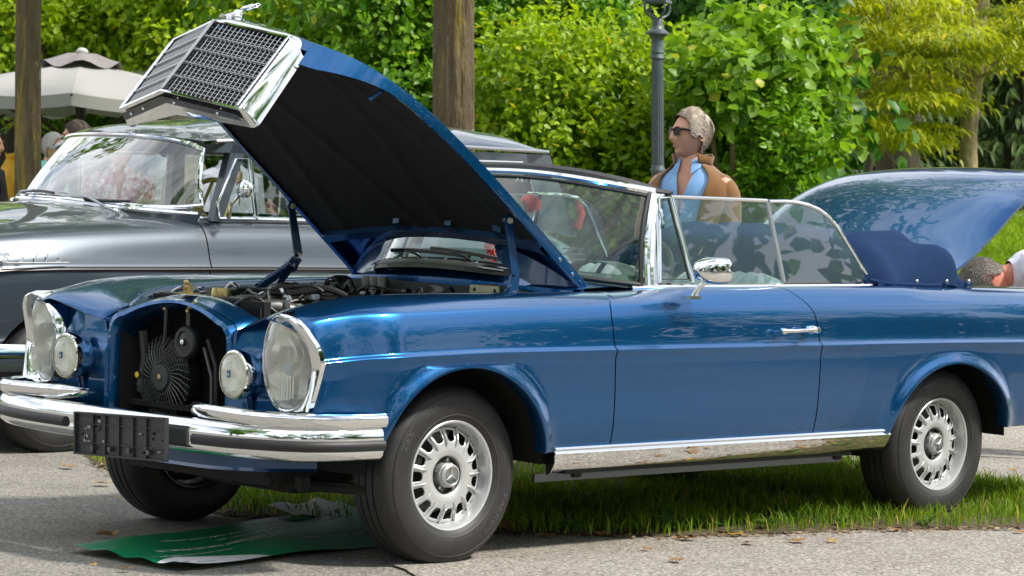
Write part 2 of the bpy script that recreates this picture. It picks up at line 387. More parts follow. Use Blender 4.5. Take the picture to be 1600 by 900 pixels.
# -------- nose: face panels between lamps and grille opening
NB = MB()
_nc = np.array([S(-.69, q) for q in np.linspace(2, 4, 30)])
def nose_top(w): return float(np.interp(w, _nc[:, 0], _nc[:, 1]))+.001
def facex(w, z):
    x = -.695+.05*max(0, (w-.52)/.12)**2*0
    if z > .69: x += .012*(1-math.exp(-(z-.69)/.012))
    x += .012*max(0, (z-.74)/.08)
    return x
for s in (-1, 1):
    NB = MB(); P = []
    for w in np.linspace(.345, .73, 22):
        top = nose_top(w)
        P.append([(facex(w, z)+(.02 if w < .36 else 0)*((.36-w)/.015), s*w, z) for z in np.linspace(.44, top, 34)])
    NB.grid(np.array(P), 'blue_paint'); NB.build('nose_panel', None, car)
# grille opening surround: an arched frame with a returned edge
def arch_out(a, zt, zs, r, n=14):
    """half outline from bottom to centre top"""
    pts = [(a, .44), (a, .55), (a, .68), (a, zs-r)]
    for q in np.linspace(0, PI/2, 7)[1:]: pts.append((a-r+r*math.cos(q), zs-r+r*math.sin(q)))
    w0 = a-r
    for q in np.linspace(1, 0, n)[1:]: pts.append((w0*q, zs+(zt-zs)*(1-q*q)))
    return pts
b = MB(); rings = []
outl = [(arch_out(.36, .885, .830, .07), -.66), (arch_out(.352, .882, .826, .07), -.685), (arch_out(.335, .872, .812, .065), -.69), (arch_out(.325, .862, .802, .06), -.672), (arch_out(.322, .850, .795, .06), -.655), (arch_out(.318, .845, .79, .06), -.60), (arch_out(.318, .845, .79, .06), -.52)]
P = []
for o_, x in outl:
    full = [(-w, z) for w, z in o_]+[(w, z) for w, z in reversed(o_[:-1])]
    P.append([(x+.03*max(0, 1-abs(w)/.33)*(z > .80), w, z) for w, z in full])
b.grid(np.array(P), 'blue_paint'); 
# crossmember over the radiator running back to the engine bay
P = []
for k, (dx, dz) in enumerate([(0, 0), (.03, .012), (.07, .018), (.12, .014), (.15, .004), (.155, -.05)]):
    o_ = arch_out(.36, .885, .830, .07); full = [(-w, z) for w, z in o_[4:]]+[(w, z) for w, z in reversed(o_[4:-1])]
    ext_ = [(-.60, .80), (-.50, .805), (-.42, .812)]; e2 = [(-w, z) for w, z in reversed(ext_)]
    P.append([(-.655+dx+.03*max(0, 1-abs(w)/.33), w, z+dz) for w, z in ext_+full+e2])
b.grid(np.array(P), 'blue_paint'); b.build('radiator_surround', None, car)
# radiator, its fins
b = MB(); b.box((-.47, 0, .66), (.04, .64, .46), 'black_void')
for k in range(44): b.box((-.497, -.31+k*.0144, .66), (.012, .003, .42), 'black_matt')
for s in (-1, 1): b.ext([(-.655, .42), (-.45, .42), (-.45, .80), (-.655, .80)], 'y', s*.3175, s*.3195, 'black_matt')
b.box((-.56, 0, .44), (.22, .64, .02), 'black_matt'); b.build('radiator', None, car)
# electric fan
fan = MB().lathe([(.150, -.02), (.152, .0), (.15, .035), (.13, .05)], (-.575, .13, .60), 'x', 'black_plastic', 40)
fan = fan.build('fan_shroud', None, car)
b = MB(); c0 = (-.60, .13, .60)
for rr in (.052, .064, .077, .090, .103, .116, .129, .142):
    b.tube([(c0[0]-.012*(1-(rr/.15)**2), c0[1]+rr*math.cos(a), c0[2]+rr*math.sin(a)) for a in np.linspace(0, 2*PI, 40)[:-1]], .0016, 'black_plastic', 4, closed=True)
for k in range(36):
    a = 2*PI*k/36; a2 = a+.35
    b.tube([(c0[0]-.010, c0[1]+.05*math.cos(a), c0[2]+.05*math.sin(a)), (c0[0]-.008, c0[1]+.1*math.cos((a+a2)/2), c0[2]+.1*math.sin((a+a2)/2)), (c0[0]+.004, c0[1]+.148*math.cos(a2), c0[2]+.148*math.sin(a2))], .0016, 'cast_metal', 4)
tag(b.build('fan_grille', None, fan), kind='stuff')
b = MB().lathe([(.0, -.022), (.046, -.020), (.050, -.012), (.05, .01)], c0, 'x', 'plate_plastic', 28); b.sphere((c0[0]-.024, c0[1], c0[2]), (.004, .012, .012), 'brass', 6, 8); b.build('fan_hub', None, fan)
for k in range(7):
    a = 2*PI*k/7; ca, sa = math.cos(a), math.sin(a); P = []
    for rr in np.linspace(.05, .14, 5):
        P.append([(-.575+.02*q, .13+rr*math.cos(a+.35*q), .60+rr*math.sin(a+.35*q)) for q in (-1, 0, 1)])
    MB().grid(np.array(P), 'black_plastic').build('fan_blade', None, fan)
b = MB().lathe([(.0, -.03), (.012, -.03), (.014, -.024), (.036, -.020), (.040, -.026), (.052, -.026), (.058, -.018), (.060, -.005), (.058, .01), (.0, .015)], (-.615, -.03, .735), 'x', 'black_plastic', 32)
b.sphere((-.648, -.03, .735), (.006, .011, .011), 'chrome', 6, 10); b.box((-.62, -.03, .81), (.006, .022, .07), 'black_plastic')
b.sphere((-.628, -.03, .845), (.006, .008, .008), 'brass', 6, 8); b.build('horn', None, car)
b = MB(); b.tube([(-.63, .09, .85), (-.61, .115, .76), (-.60, .14, .70)], .009, 'black_plastic', 6, flat=.5); b.sphere((-.638, .09, .848), (.005, .008, .008), 'brass', 6, 8); b.build('fan_bracket', None, car)
b = MB(); b.tube([(-.60, .255, .76), (-.59, .25, .66), (-.60, .262, .56)], .020, 'black_plastic', 8); MB().tube([(-.60, -.12, .75), (-.59, -.16, .66), (-.585, -.165, .52), (-.58, -.12, .46)], .010, 'hose', 8).build('coolant_hose', None, car)
MB().tube([(-.60, -.10, .72), (-.585, -.13, .62), (-.58, -.13, .5)], .007, 'cast_metal', 8).build('coolant_hose', None, car)
b.sphere((-.625, .257, .60), (.004, .012, .012), 'yellow_plastic', 6, 10); b.box((-.60, .255, .56), (.02, .045, .05), 'plate_plastic', bev=.004); b.build('drier_bottle', None, car)
# bonnet latch
b = MB(); b.box((-.60, .0, .905), (.05, .08, .004), 'brass'); b.box((-.60, .012, .925), (.02, .006, .04), 'brass'); b.box((-.60, -.014, .922), (.02, .006, .034), 'brass'); b.lathe([(.0, -.018), (.010, -.018), (.010, .018), (.0, .018)], (-.60, 0, .93), 'y', 'brass', 12); b.sphere((-.61, 0, .945), (.009, .014, .009), 'brass', 6, 8)
b.build('bonnet_latch', None, car)
# -------- head lamps
def lamp(mir):
    root_b = MB(); zc = .712
    def lens_o(q, k=1.0, dx=0.):     # lens outline: egg, narrower at the top
        z = math.sin(q); y = math.cos(q)
        ww = .098*(1-.10*z)*(1-.20*max(0, z)**2.2); hh = .152
        sy = abs(y)**.85*(1 if y > 0 else -1)
        return (-.735+dx+.045*max(0, -sy)**2-.022*z, -.735+sy*ww*k, zc-.005+z*hh*k)
    Q = np.linspace(0, 2*PI, 49)[:-1]
    # bezel outer/back edge (touching the fender): q=0 is the inner side (+y), q=pi the outer side
    def back(q):
        z = math.sin(q); y = math.cos(q)
        zz = zc-.002+(.172 if z > 0 else .168)*z
        if y > 0: return (-.700+.02*max(0, z), -.735+.122*abs(y)**.8, zz)
        w = .735+.155*abs(y)**.62; x = float(np.interp(zz, tipz, tipx)); wl = S(x, 3)[0]
        # outer side rides on the fender edge
        ws = float(np.interp(zz, [.54, .62, .713, .77, .83, .865, .885], [.872, .885, .899, .893, .862, .82, .74]))
        return (float(np.interp(abs(y)**.5, [0, 1], [-.738, x-.002])), -min(w, ws) if abs(y) < .35 else -ws, zz)
    rows = []
    A = np.array([back(q) for q in Q]); B = np.array([lens_o(q, 1.04, -.006) for q in Q]); Cc = np.array([lens_o(q, 1.0, .004) for q in Q])
    rows = [A+np.array([.03, 0, 0])*.6, A]
    for k in (.25, .5, .75): rows.append(A*(1-k)+B*k+np.array([-.016*math.sin(PI*k), -.004*math.sin(PI*k), 0]))
    rows += [B, (B+Cc)/2+np.array([-.004, 0, 0]), Cc]
    root_b.grid(np.array(rows), 'chrome', cv=True)
    hl = root_b.build('headlight', None, car, mir=mir)
    b = MB(); P = []
    for k in (1.0, .93, .8, .6, .4, .2, .02):
        P.append([tuple(np.array(lens_o(q, k, .0))*(1, 1, 1)+np.array([-.030*(1-k*k), 0, 0])) for q in Q])
    P = np.array(P); 
    for i, k in enumerate((1.0, .93, .8, .6, .4, .2, .02)):    # pull the x curvature flat toward the middle
        P[i, :, 0] = P[i, :, 0]*k+(-.735)*(1-k)-.0*k if k < 1 else P[i, :, 0]
        P[i, :, 0] -= .028*(1-k*k)*(1-k*0)
    b.grid(P, 'lens', cv=True)
    b.build('lamp_lens', None, hl, mir=mir)
    # moulded flutes of the lens
    b = MB()
    for zz, n, h in ((.80, 15, .07), (.63, 13, .09)):
        for i in range(n):
            y = -.735+(-.5+(i+.5)/n)*.14*(1 if zz < .7 else .9); q = abs(y+.735)/.095
            hh = h*math.sqrt(max(.1, 1-q*q*.8)); xx = -.752+.03*q*q+.02*(zz > .7)
            b.box((xx, y, zz), (.004, .0045, hh), 'lens')
    tag(b.build('lens_flutes', None, hl, mir=mir), kind='stuff')
    # reflector bowls, bulbs
    b = MB()
    b.lathe([(.075, -.065), (.07, -.04), (.055, -.015), (.03, .0), (.0, .006)], (-.665, -.735, .725), 'x', 'lamp_silver', 28)
    b.lathe([(.03, 0), (.026, .02), (.0, .03)], (-.73, -.738, .735), 'x', 'cast_metal', 16)
    P = [[tuple(np.array(lens_o(q, .99, .006))) for q in Q], [tuple(np.array(lens_o(q, .80, .04))) for q in Q], [tuple(np.array(lens_o(q, .03, .05))) for q in Q]]
    b.grid(np.array(P), 'soft_chrome', cv=True); b.build('lamp_reflector', None, hl, mir=mir)
    b = MB(); b.sphere((-.72, -.745, .825), (.012, .022, .012), 'lamp_orange', 8, 12); b.build('indicator_bulb', None, hl, mir=mir)
    return hl
lamp(False); lamp(True)
# fog lamps
for s in (-1, 1):
    c = (-.76, s*.515, .655)
    fl = MB().lathe([(.03, .09), (.07, .06), (.083, .02), (.086, -.005), (.084, -.016), (.079, -.02)], c, 'x', 'chrome', 36); fl.tube([(-.71, s*.515, .60), (-.70, s*.515, .55), (-.69, s*.515, .50)], .012, 'blue_shade', 8)
    fl = fl.build('fog_lamp', None, car)
    b = MB().lathe([(.079, -.02), (.076, -.023), (.072, -.023)], c, 'x', 'cream_paint', 36); b.build('lamp_rim', None, fl)
    MB().lathe([(.073, -.020), (.06, -.028), (.04, -.033), (.0, -.036)], c, 'x', 'lens', 36).build('lamp_lens', None, fl)
    b = MB()
    for i in range(13):
        y = -.066+i*.011; h = 2*math.sqrt(.072**2-y*y)*.93; b.box((c[0]-.028+.012*(y/.07)**2, c[1]+y, c[2]), (.004, .004, h), 'lens')
    tag(b.build('lens_flutes', None, fl), kind='stuff')
    MB().lathe([(.072, -.012), (.06, .01), (.03, .03), (.0, .036)], c, 'x', 'lamp_silver', 28).build('lamp_reflector', None, fl)
    b = MB(); b.box((c[0]-.0375, c[1], c[2]+.004), (.003, .016, .024), 'blue_print')
    vs, fs = textmesh('A', .018); b.add([(c[0]-.0395, c[1]-v.x, c[2]-.003+v.y) for v in vs], fs, 'white_print', False); b.build('maker_mark', None, fl)
# -------- bumpers
def sweep(path, prof, m, b=None, caps=True):
    """path: list of (x,y) with outward normals computed; prof: (out, z) closed polygon"""
    b = b or MB(); P = []; n = len(path); pa = [Vector((p[0], p[1], 0)) for p in path]
    for i in range(n):
        t = (pa[min(i+1, n-1)]-pa[max(i-1, 0)]).normalized(); nn = Vector((t.y, -t.x, 0))
        zz = path[i][2] if len(path[i]) > 2 else 0; sc = path[i][3] if len(path[i]) > 3 else 1
        P.append([(pa[i].x+nn.x*o*sc, pa[i].y+nn.y*o*sc, zz+z*sc) for o, z in prof])
    P = np.array(P); o = len(b.v); b.grid(P, m, cv=True); k = b.mid(m)
    if caps:
        L_ = len(prof); b.f.append(tuple(o+j for j in range(L_))); b.mi.append(k); b.sm.append(False)
        b.f.append(tuple(o+(n-1)*L_+j for j in reversed(range(L_)))); b.mi.append(k); b.sm.append(False)
    return b
def smooth(pts, n):
    pts = np.array(pts, float); t = np.concatenate([[0], np.cumsum(np.linalg.norm(np.diff(pts[:, :3], axis=0), axis=1))]); tt = np.linspace(0, t[-1], n)
    return np.stack([pchip(t, pts[:, k], tt) for k in range(pts.shape[1])], 1)
# far end (+y, wraps to the flank) -> middle -> near end
lowp = smooth([(-.465, .912, .452), (-.60, .902, .452), (-.735, .862, .452), (-.825, .768, .452), (-.875, .61, .450), (-.895, .40, .449), (-.90, .0, .448), (-.895, -.40, .449), (-.875, -.61, .450), (-.825, -.768, .452), (-.735, -.862, .452), (-.60, -.902, .452), (-.465, -.912, .452)], 90)
prof_low = [(-.02, .058), (.000, .062), (.018, .055), (.030, .040), (.034, .022), (.034, .016), (.032, -.018), (.034, -.024), (.030, -.040), (.014, -.054), (-.01, -.060), (-.03, -.055), (-.03, .05)]
b = sweep(lowp, prof_low, 'chrome'); bump = b.build('front_bumper', None, car)
idx = lambda lo, hi: lowp[[i for i in range(len(lowp)) if lo <= lowp[i][1] <= hi]]
for lo, hi in ((.24, .905), (-.918, -.46)):
    pth = idx(lo, hi)
    rp = [(.030, -.021), (.044, -.017), (.050, -.004), (.047, .010), (.040, .016), (.030, .017)]
    pth2 = [(p[0], p[1], p[2]-.004, .35 if i in (0, len(pth)-1) else 1) for i, p in enumerate(pth)]
    sweep([(p[0], p[1], p[2], 1) for p in pth2], rp, 'rubber').build('rubber_strip', None, bump)
up_n = smooth([(-.445, -.918, .527), (-.60, -.910, .527), (-.735, -.870, .528), (-.825, -.785, .530), (-.868, -.66, .532), (-.872, -.50, .535), (-.850, -.40, .536), (-.815, -.345, .537), (-.785, -.332, .537)], 46)
up_p = [(-.02, .020), (.000, .026), (.018, .023), (.030, .010), (.031, -.006), (.022, -.020), (.004, -.026), (-.02, -.022)]
for mir in (False, True):
    b = sweep([(p[0], p[1], p[2], 1 if i < 40 else 1-.09*(i-40)) for i, p in enumerate(up_n)][::-1], up_p, 'chrome'); b.build('upper_bumper', None, bump, mir=mir)
for s in (-1, 1): MB().box((-.78, s*.6, .495), (.16, .05, .02), 'black_matt').build('bumper_bracket', None, bump)
# valance under the bumper
b = sweep(smooth([(-.50, .62, .375), (-.66, .56, .375), (-.76, .3, .37), (-.77, 0, .37), (-.76, -.3, .37), (-.68, -.58, .375), (-.50, -.66, .375)], 30), [(.0, .05), (.0, -.035), (.01, -.045), (-.04, -.05), (-.04, .05)], 'blue_shade'); b.build('valance', None, car)
b = MB(); b.box((-.30, 0, .31), (.50, .9, .10), 'black_matt', bev=.03); b.tube([(-.30, -.72, .27), (-.32, 0, .24), (-.30, .72, .27)], .022, 'black_matt')
b.box((-.1, 0, .27), (.3, .5, .14), 'black_matt', bev=.04)
for y in (-.5, -.36, -.1, .2, .42): b.box((-.42, y, .275), (.05, .05, .06), 'black_matt', bev=.01)
b.tube([(.5, .25, .26), (2.2, .25, .26), (3.0, .35, .30), (4.0, .4, .32)], .03, 'cast_metal'); b.box((2.7, 0, .30), (.25, 1.3, .12), 'black_matt', bev=.04)
b.build('underside', None, car)
# licence plate carrier, empty
T = Matrix.Translation((-.968, -.128, .425)) @ Matrix.Rotation(R(-2.2), 4, 'X')
b = MB(); pw, ph = .515, .142
b.box((0, 0, 0), (.006, pw, ph), 'plate_plastic')
for y in (-pw/2, pw/2): b.box((-.007, y, 0), (.016, .008, ph+.006), 'plate_plastic')
for z in (-ph/2, ph/2): b.box((-.007, 0, z), (.016, pw, .006), 'plate_plastic')
for y in (-.15, -.075, .005, .085, .155): b.box((-.006, y, 0), (.010, .004, ph), 'plate_plastic')
for z in (-.032, .034): b.box((-.0055, 0, z), (.007, pw, .003), 'plate_plastic')
for i in range(26):
    y = random.choice([-.21, -.115, .12, .21])+random.uniform(-.03, .03); z = random.uniform(-.05, .06)
    b.box((-.0045, y, z), (.004, random.choice([.004, .012, .018]), random.choice([.004, .009])), 'soft_chrome' if random.random() < .42 else 'black_void')
for y in (-.17, -.06, .05, .15): b.box((-.012, y, -.047), (.016, .014, .016), 'cast_metal')
b.v = [tuple(T @ Vector(v)) for v in b.v]; b.build('plate_carrier', None, bump)
MB().box((-.90, -.17, .43), (.05, .2, .05), 'black_matt').build('carrier_bracket', None, bump)
# the nose is drawn in towards the front: plan taper of everything ahead of the wheels
def taper(o, side):
    for v in o.data.vertices:
        x, y, z = v.co; s = min(1, max(0, (-.30-x)/.35)); s = s*s*(3-2*s)
        if s: v.co.x = x+.062*s; v.co.y = y*(1-(.058*s*min(1, max(0, (abs(y)-.33)/.12)) if side else 0))
    o.data.update()
def walk(o, side):
    for c in children(o):
        sd = side and not c.name.startswith(('front_bumper', 'radiator', 'fan', 'horn', 'drier', 'coolant'))
        if c.type == 'MESH' and not c.name.startswith(('wheel', 'door', 'rear')): taper(c, sd)
        walk(c, sd)
walk(car, True)
# -------- sills and belt trims
for mir in (False, True):
    P = []
    for x in np.linspace(.415, 2.315, 40):
        P.append([(x, -w, z) for w, z in [(.868, .402), (.900, .400), (.904, .393), (.898, .386), (.899, .384), (.904, .377), (.899, .369), (.898, .367), (.889, .346), (.874, .327), (.854, .312), (.835, .304), (.82, .303)]])
    b = MB().grid(np.array(P), 'chrome'); b.ext([(-.868, .402), (-.90, .400), (-.902, .345), (-.88, .306), (-.858, .299)], 'x', .413, .415, 'chrome'); b.build('sill_trim', None, car, mir=mir)
    b = MB(); b.box((1.27, -.80, .283), (1.72, .012, .03), 'grey_paint'); b.box((1.34, -.79, .31), (1.62, .1, .03), 'black_matt')
    for x in (.62, 2.1): b.box((x, -.80, .288), (.05, .03, .024), 'black_matt', bev=.005)
    b.build('sill_seam', None, car, mir=mir)
    pt = [(x, -(float(f_win(np.array([x]))[0])+.004), float(f_zin(np.array([x]))[0])+.004) for x in np.linspace(1.0, 2.50, 40)]
    MB().tube(pt, .0085, 'chrome', 8).build('belt_trim', None, car, mir=mir)
    # cabin side lining below the glass
    b = MB(); b.box((1.72, -.715, .82), (1.45, .03, .26), 'seat_leather', bev=.01); b.build('door_lining', None, car, mir=mir)
# door handle
b = MB(); b.tube([(1.59, -.945, .802), (1.62, -.962, .803), (1.70, -.962, .805), (1.745, -.955, .806)], [.009, .007, .008, .012], 'chrome', 10); b.sphere((1.59, -.940, .801), (.015, .018, .013), 'chrome'); b.sphere((1.75, -.943, .806), (.026, .026, .017), 'chrome'); b.lathe([(.0, -.008), (.013, -.008), (.013, .01)], (1.765, -.958, .806), 'y', 'chrome', 16); b.lathe([(.0, -.010), (.005, -.0095)], (1.765, -.958, .806), 'y', 'black_matt', 10)
b.build('door_handle', None, door)
# mirror
b = MB(); b.box((1.075, -.925, .932), (.075, .05, .012), 'chrome', bev=.006); b.tube([(1.085, -.93, .935), (1.092, -.945, .97), (1.11, -.965, .995)], [.013, .009, .010], 'chrome', 10)
P = []
mrc = Vector((1.105, -.985, 1.034))
for k, (dx, sc) in enumerate([(-.075, .05), (-.070, .35), (-.05, .68), (-.01, .93), (.04, 1.0), (.06, .98), (.062, .93)]):
    P.append([tuple(mrc+Vector((dx, .056*sc*math.copysign(abs(math.cos(q))**.6, math.cos(q)), .050*sc*math.copysign(abs(math.sin(q))**.6, math.sin(q))))) for q in np.linspace(0, 2*PI, 33)[:-1]])
b.grid(np.array(P), 'chrome', cv=True); mir_ = b.build('wing_mirror', None, door)
b = MB(); P2 = np.array([P[-1], [tuple(mrc+Vector((.058, 0, 0)))]*32]); b.grid(P2, 'soft_chrome', cv=True); b.build('mirror_glass', None, mir_)
# -------- wheels
def make_wheel(rim_detail=True):
    w = empty('wheel', None, None); r = .318
    b = MB(); prof = [(.180, .02), (.183, .078), (.192, .092), (.215, .103), (.245, .107), (.272, .103), (.292, .094), (.303, .084), (.310, .074), (.315, .060)]
    tread = []
    for hw in (.060, .037, .034, .004, -.004, -.034, -.037, -.060):
        tread.append(hw)
    full = prof+[(.3165, .038), (.309, .037), (.309, .031), (.3175, .030), (.318, .004), (.310, .003), (.310, -.003), (.318, -.004), (.3175, -.030), (.309, -.031), (.309, -.037), (.3165, -.038)]+[(a, -h) for a, h in reversed(prof)]
    b.lathe([(a, -h) for a, h in full], (0, 0, 0), 'y', 'tyre_rubber', 96)
    # shoulder sipes
    for k in range(64):
        a = 2*PI*k/64
        for s in (-1, 1):
            m = Matrix.Rotation(-a, 3, 'Y'); bb = MB().box((.3058, s*.062, 0), (.016, .034, .0028), None, rot=None)
            vs = [m @ Vector((v[0]+(.0 if abs(v[1]) < .07 else -.006), v[1], v[2]+.010*(abs(v[1])-.05)/.02)) for v in bb.v]; b.add(vs, bb.f, 'black_void', False)
    t = b.build('tyre', None, w)
    # moulded sidewall lettering and rings
    b = MB()
    def ring_text(s, rr, size, a_mid, sweepf=1.0):
        vs, fs = textmesh(s, size)
        out = []
        for v in vs:
            a = a_mid-v.x*sweepf/rr; q = rr+v.y; dep = float(np.interp(q, [.215, .245, .272, .292], [.1035, .1075, .1035, .0945]))+.0009
            out.append((q*math.cos(a), -dep, q*math.sin(a)))
        b.add(out, fs, 'tyre_print', False)
    ring_text('ZIEX', .250, .030, R(150), 1.15); ring_text('ZE914', .252, .020, R(118), 1.25); ring_text('FALKEN', .246, .030, R(-35), 1.5)
    ring_text('205/70R14 95H', .222, .013, R(-60), 1.2); ring_text('TUBELESS RADIAL', .222, .010, R(-100), 1.2)
    for rr in (.2115, .279): b.lathe([(rr, -(.1028 if rr < .25 else .1015)), (rr+.0012, -(.1036 if rr < .25 else .1022)), (rr+.0024, -(.1032 if rr < .25 else .1008))], (0, 0, 0), 'y', 'tyre_print' if rr < .25 else 'tyre_rubber', 72)
    tag(b.build('sidewall_lettering', None, t), kind='stuff')
    # rim
    b = MB().lathe([(.183, -.060), (.189, -.080), (.194, -.086), (.194, -.091), (.190, -.094), (.184, -.092), (.180, -.085), (.177, -.070), (.172, -.058), (.170, -.050), (.166, -.046)], (0, 0, 0), 'y', 'silver_paint', 80)
    b.lathe([(.170, -.050), (.168, .06), (.178, .09), (.186, .094)], (0, 0, 0), 'y', 'cast_metal', 60)
    rim = b.build('rim', None, w)
    # slotted disc
    NA, NR = 15*10, 22; rr = np.linspace(.064, .1665, NR); P = np.zeros((NR, NA, 3)); mask = np.ones((NR, NA), bool)
    for i, q in enumerate(rr):
        for j in range(NA):
            a = 2*PI*j/NA; y = -.050+.020*((q-.052)/.115)**1.6
            y = float(np.interp(q, [.064, .07, .09, .125, .145, .1665], [-.058, -.066, -.071, -.066, -.056, -.048]))
            P[i, j] = (q*math.cos(a), y, q*math.sin(a))
    for i in range(NR-1):
        qm = (rr[i]+rr[i+1])/2
        for j in range(NA):
            p = j % 10
            if .118 < qm < .159 and 2 <= p <= 7: mask[i, j] = False
            if (qm < .123 or qm > .155) and p in (2, 7): mask[i, j] = True
    b = MB().grid(P, 'silver_paint', cv=True, mask=mask); b.build('wheel_disc', None, w, solid=.004)
    for k in range(15):
        a = 2*PI*(k*10+.0)/NA; m = Matrix.Rotation(-a, 3, 'Y')
        pts = [m @ Vector(p) for p in ((.100, -.0715, 0), (.112, -.0755, 0), (.128, -.073, 0), (.145, -.064, 0), (.162, -.053, 0), (.170, -.054, 0))]
        MB().tube(pts, [.0015, .003, .0034, .0036, .0038, .003], 'silver_paint', 6).build('rib', None, w)
    b = MB().lathe([(.064, -.066), (.064, -.040), (.0, -.040)], (0, 0, 0), 'y', 'cast_metal', 40)
    hexp = [(.045*math.cos(PI/3*k+.2*e), .045*math.sin(PI/3*k+.2*e)) for k in range(6) for e in (-1, 1)]
    b.ext(hexp, 'y', -.030, -.072, 'silver_paint'); b.lathe([(.041, -.070), (.040, -.086), (.0365, -.089), (.033, -.087)], (0, 0, 0), 'y', 'silver_paint', 40); b.lathe([(.033, -.087), (.0, -.0885)], (0, 0, 0), 'y', 'soft_chrome', 40); hub = b.build('hub_cap', None, w)
    b = MB()
    for k in range(3):
        a = PI/2+2*PI*k/3; d = Vector((math.cos(a), 0, math.sin(a))); e = Vector((-math.sin(a), 0, math.cos(a)))
        b.add([Vector((0, -.094, 0)), e*.006+Vector((0, -.089, 0))-d*.003, d*.030+Vector((0, -.0895, 0)), -e*.006+Vector((0, -.089, 0))-d*.003], [(0, 1, 2), (0, 2, 3)], 'silver_paint', False)
    b.tube([(.033*math.cos(q), -.090, .033*math.sin(q)) for q in np.linspace(0, 2*PI, 33)[:-1]], .0016, 'silver_paint', 6, closed=True); b.build('star_emblem', None, hub)
    for k in range(5):
        a = 2*PI*k/5+.3; MB().lathe([(.0, -.066), (.006, -.066), (.0085, -.058), (.0085, -.03)], (.0535*math.cos(a), 0, .0535*math.sin(a)), 'y', 'soft_chrome', 10).build('wheel_bolt', None, w)
    b = MB().lathe([(.06, .0), (.135, .0), (.137, .006)], (0, 0, 0), 'y', 'cast_metal', 40); b.box((.0, .01, .15), (.12, .05, .05), 'cast_metal', bev=.01); b.lathe([(.0, .05), (.16, .05)], (0, 0, 0), 'y', 'black_void', 30); b.build('brake_disc', None, w)
    return w
wh = make_wheel(); wh.parent = car; wh.location = (0, -.722, .312)
for x, y, rz in ((2.75, -.722, 0), (0, .722, PI), (2.75, .722, PI)):
    c = copy_tree(wh, car); c.location = (x, y, .312); c.rotation_euler = (0, .7 if y > 0 or x > 1 else 0, rz)
# -------- bonnet, raised 38.5 degrees about its rear hinges, with the grille shell fixed to its nose
TH = R(38.5); HO = np.array([.826, 0, .976]); HX = np.array([-math.cos(TH), 0, math.sin(TH)]); HZ = np.array([math.sin(TH), 0, math.cos(TH)]); HY = np.array([0, 1, 0])
def HP(s, y, h): return tuple(HO+HX*s+HY*y+HZ*h)
hw = lambda s: float(pchip([0, .26, .7, 1.0, 1.2, 1.33, 1.40, 1.45, 1.5], [.64, .634, .622, .595, .545, .475, .410, .376, .366], np.array([s]))[0])
hh = lambda s: float(pchip([0, .5, .9, 1.2, 1.35, 1.45, 1.52], [0, .002, -.006, -.028, -.052, -.080, -.105], np.array([s]))[0])
def hs0(u): return .215*(1-abs(u)**3.2)
def hs1(u): return 1.494-.076*abs(u)**2
def hood_pt(u, v, dh=0, inset=0):
    s = hs0(u)*(1-v)+hs1(u)*v; w = hw(s)-inset
    return HP(s, u*w, hh(s)+.048*(1-u*u)*(1-.5*v)-.0*abs(u)**6+dh-.012*abs(u)**8)
U = np.sin(np.linspace(-PI/2, PI/2, 45)); Vv = np.linspace(0, 1, 60)
b = MB(); top = np.array([[hood_pt(u, v) for v in Vv] for u in U]); b.grid(top, 'blue_paint')
# turned-down edges all round
def edge(seq, m='blue_paint', ins=.018, deep=False):
    dp = lambda u, v: .040+(.058*max(0, min(1, (v-.80)/.17))**1.3 if deep else 0)
    A = np.array([hood_pt(u, v) for u, v in seq]); 
    rows = [A, np.array([hood_pt(u, v, -.006) for u, v in seq]), np.array([hood_pt(u*.997, v, -dp(u, v)) for u, v in seq]), np.array([hood_pt(u*(1-ins/.6) if abs(u) > .99 else u, v+(.012 if v < .01 else 0), -dp(u, v)-.001) for u, v in seq])]
    b.grid(np.array(rows), m)
edge([(-1, v) for v in Vv], deep=True); edge([(1, v) for v in Vv], deep=True); edge([(u, 0) for u in U]); edge([(u, 1) for u in U])
hood = b.build('bonnet', None, car)
b = MB()
def vs_(u, s): return (s-hs0(u))/(hs1(u)-hs0(u))      # v of a given distance from the hinge line
P = [[hood_pt(u*.975, vs_(u*.975, .255)*(1-v)+.985*v, -.030-.064*max(0, ((vs_(u*.975, .255)*(1-v)+.985*v)-.80)/.17)**1.3) for v in np.linspace(0, 1, 60)] for u in np.linspace(-1, 1, 60)]
P = np.array(P)
for i, u in enumerate(np.linspace(-1, 1, 60)):
    for j, v in enumerate(np.linspace(0, 1, 60)):
        dd_ = min(abs(abs(u)-.80+.25*v), abs(abs(u)-.10-.42*v), abs(v-.93)*1.5); P[i, j] -= HZ*.009*math.exp(-(dd_/.035)**2)
b.grid(P, 'insulation')
b.build('bonnet_lining', None, hood)
# pressed ribs and rear brace under the bonnet
b = MB(); n = 40
P = []
for u in np.linspace(-.975, .975, n): P.append([hood_pt(u, max(.008, vs_(u, .222)), -.030), hood_pt(u, max(.008, vs_(u, .222)), -.050), hood_pt(u, vs_(u, .262), -.052), hood_pt(u, vs_(u, .268), -.026)])
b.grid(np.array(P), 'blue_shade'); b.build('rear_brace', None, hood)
for u in (-.62, -.18, .28):
    P = [[hood_pt(u+du, vs_(u, .26), -.034), hood_pt(u+du, vs_(u, .26), -.050), hood_pt(u+du*.8, vs_(u, .305), -.046), hood_pt(u+du*.8, vs_(u, .315), -.030)] for du in (-.035, -.03, .03, .035)]
    MB().grid(np.array(P), 'blue_shade').build('brace_tab', None, hood)
b = MB(); b.tube([hood_pt(-.93, .80, -.04), hood_pt(-.95, .81, -.055), hood_pt(-.93, .815, -.10)], .008, 'blue_shade', 6); b.build('bonnet_stop', None, hood)
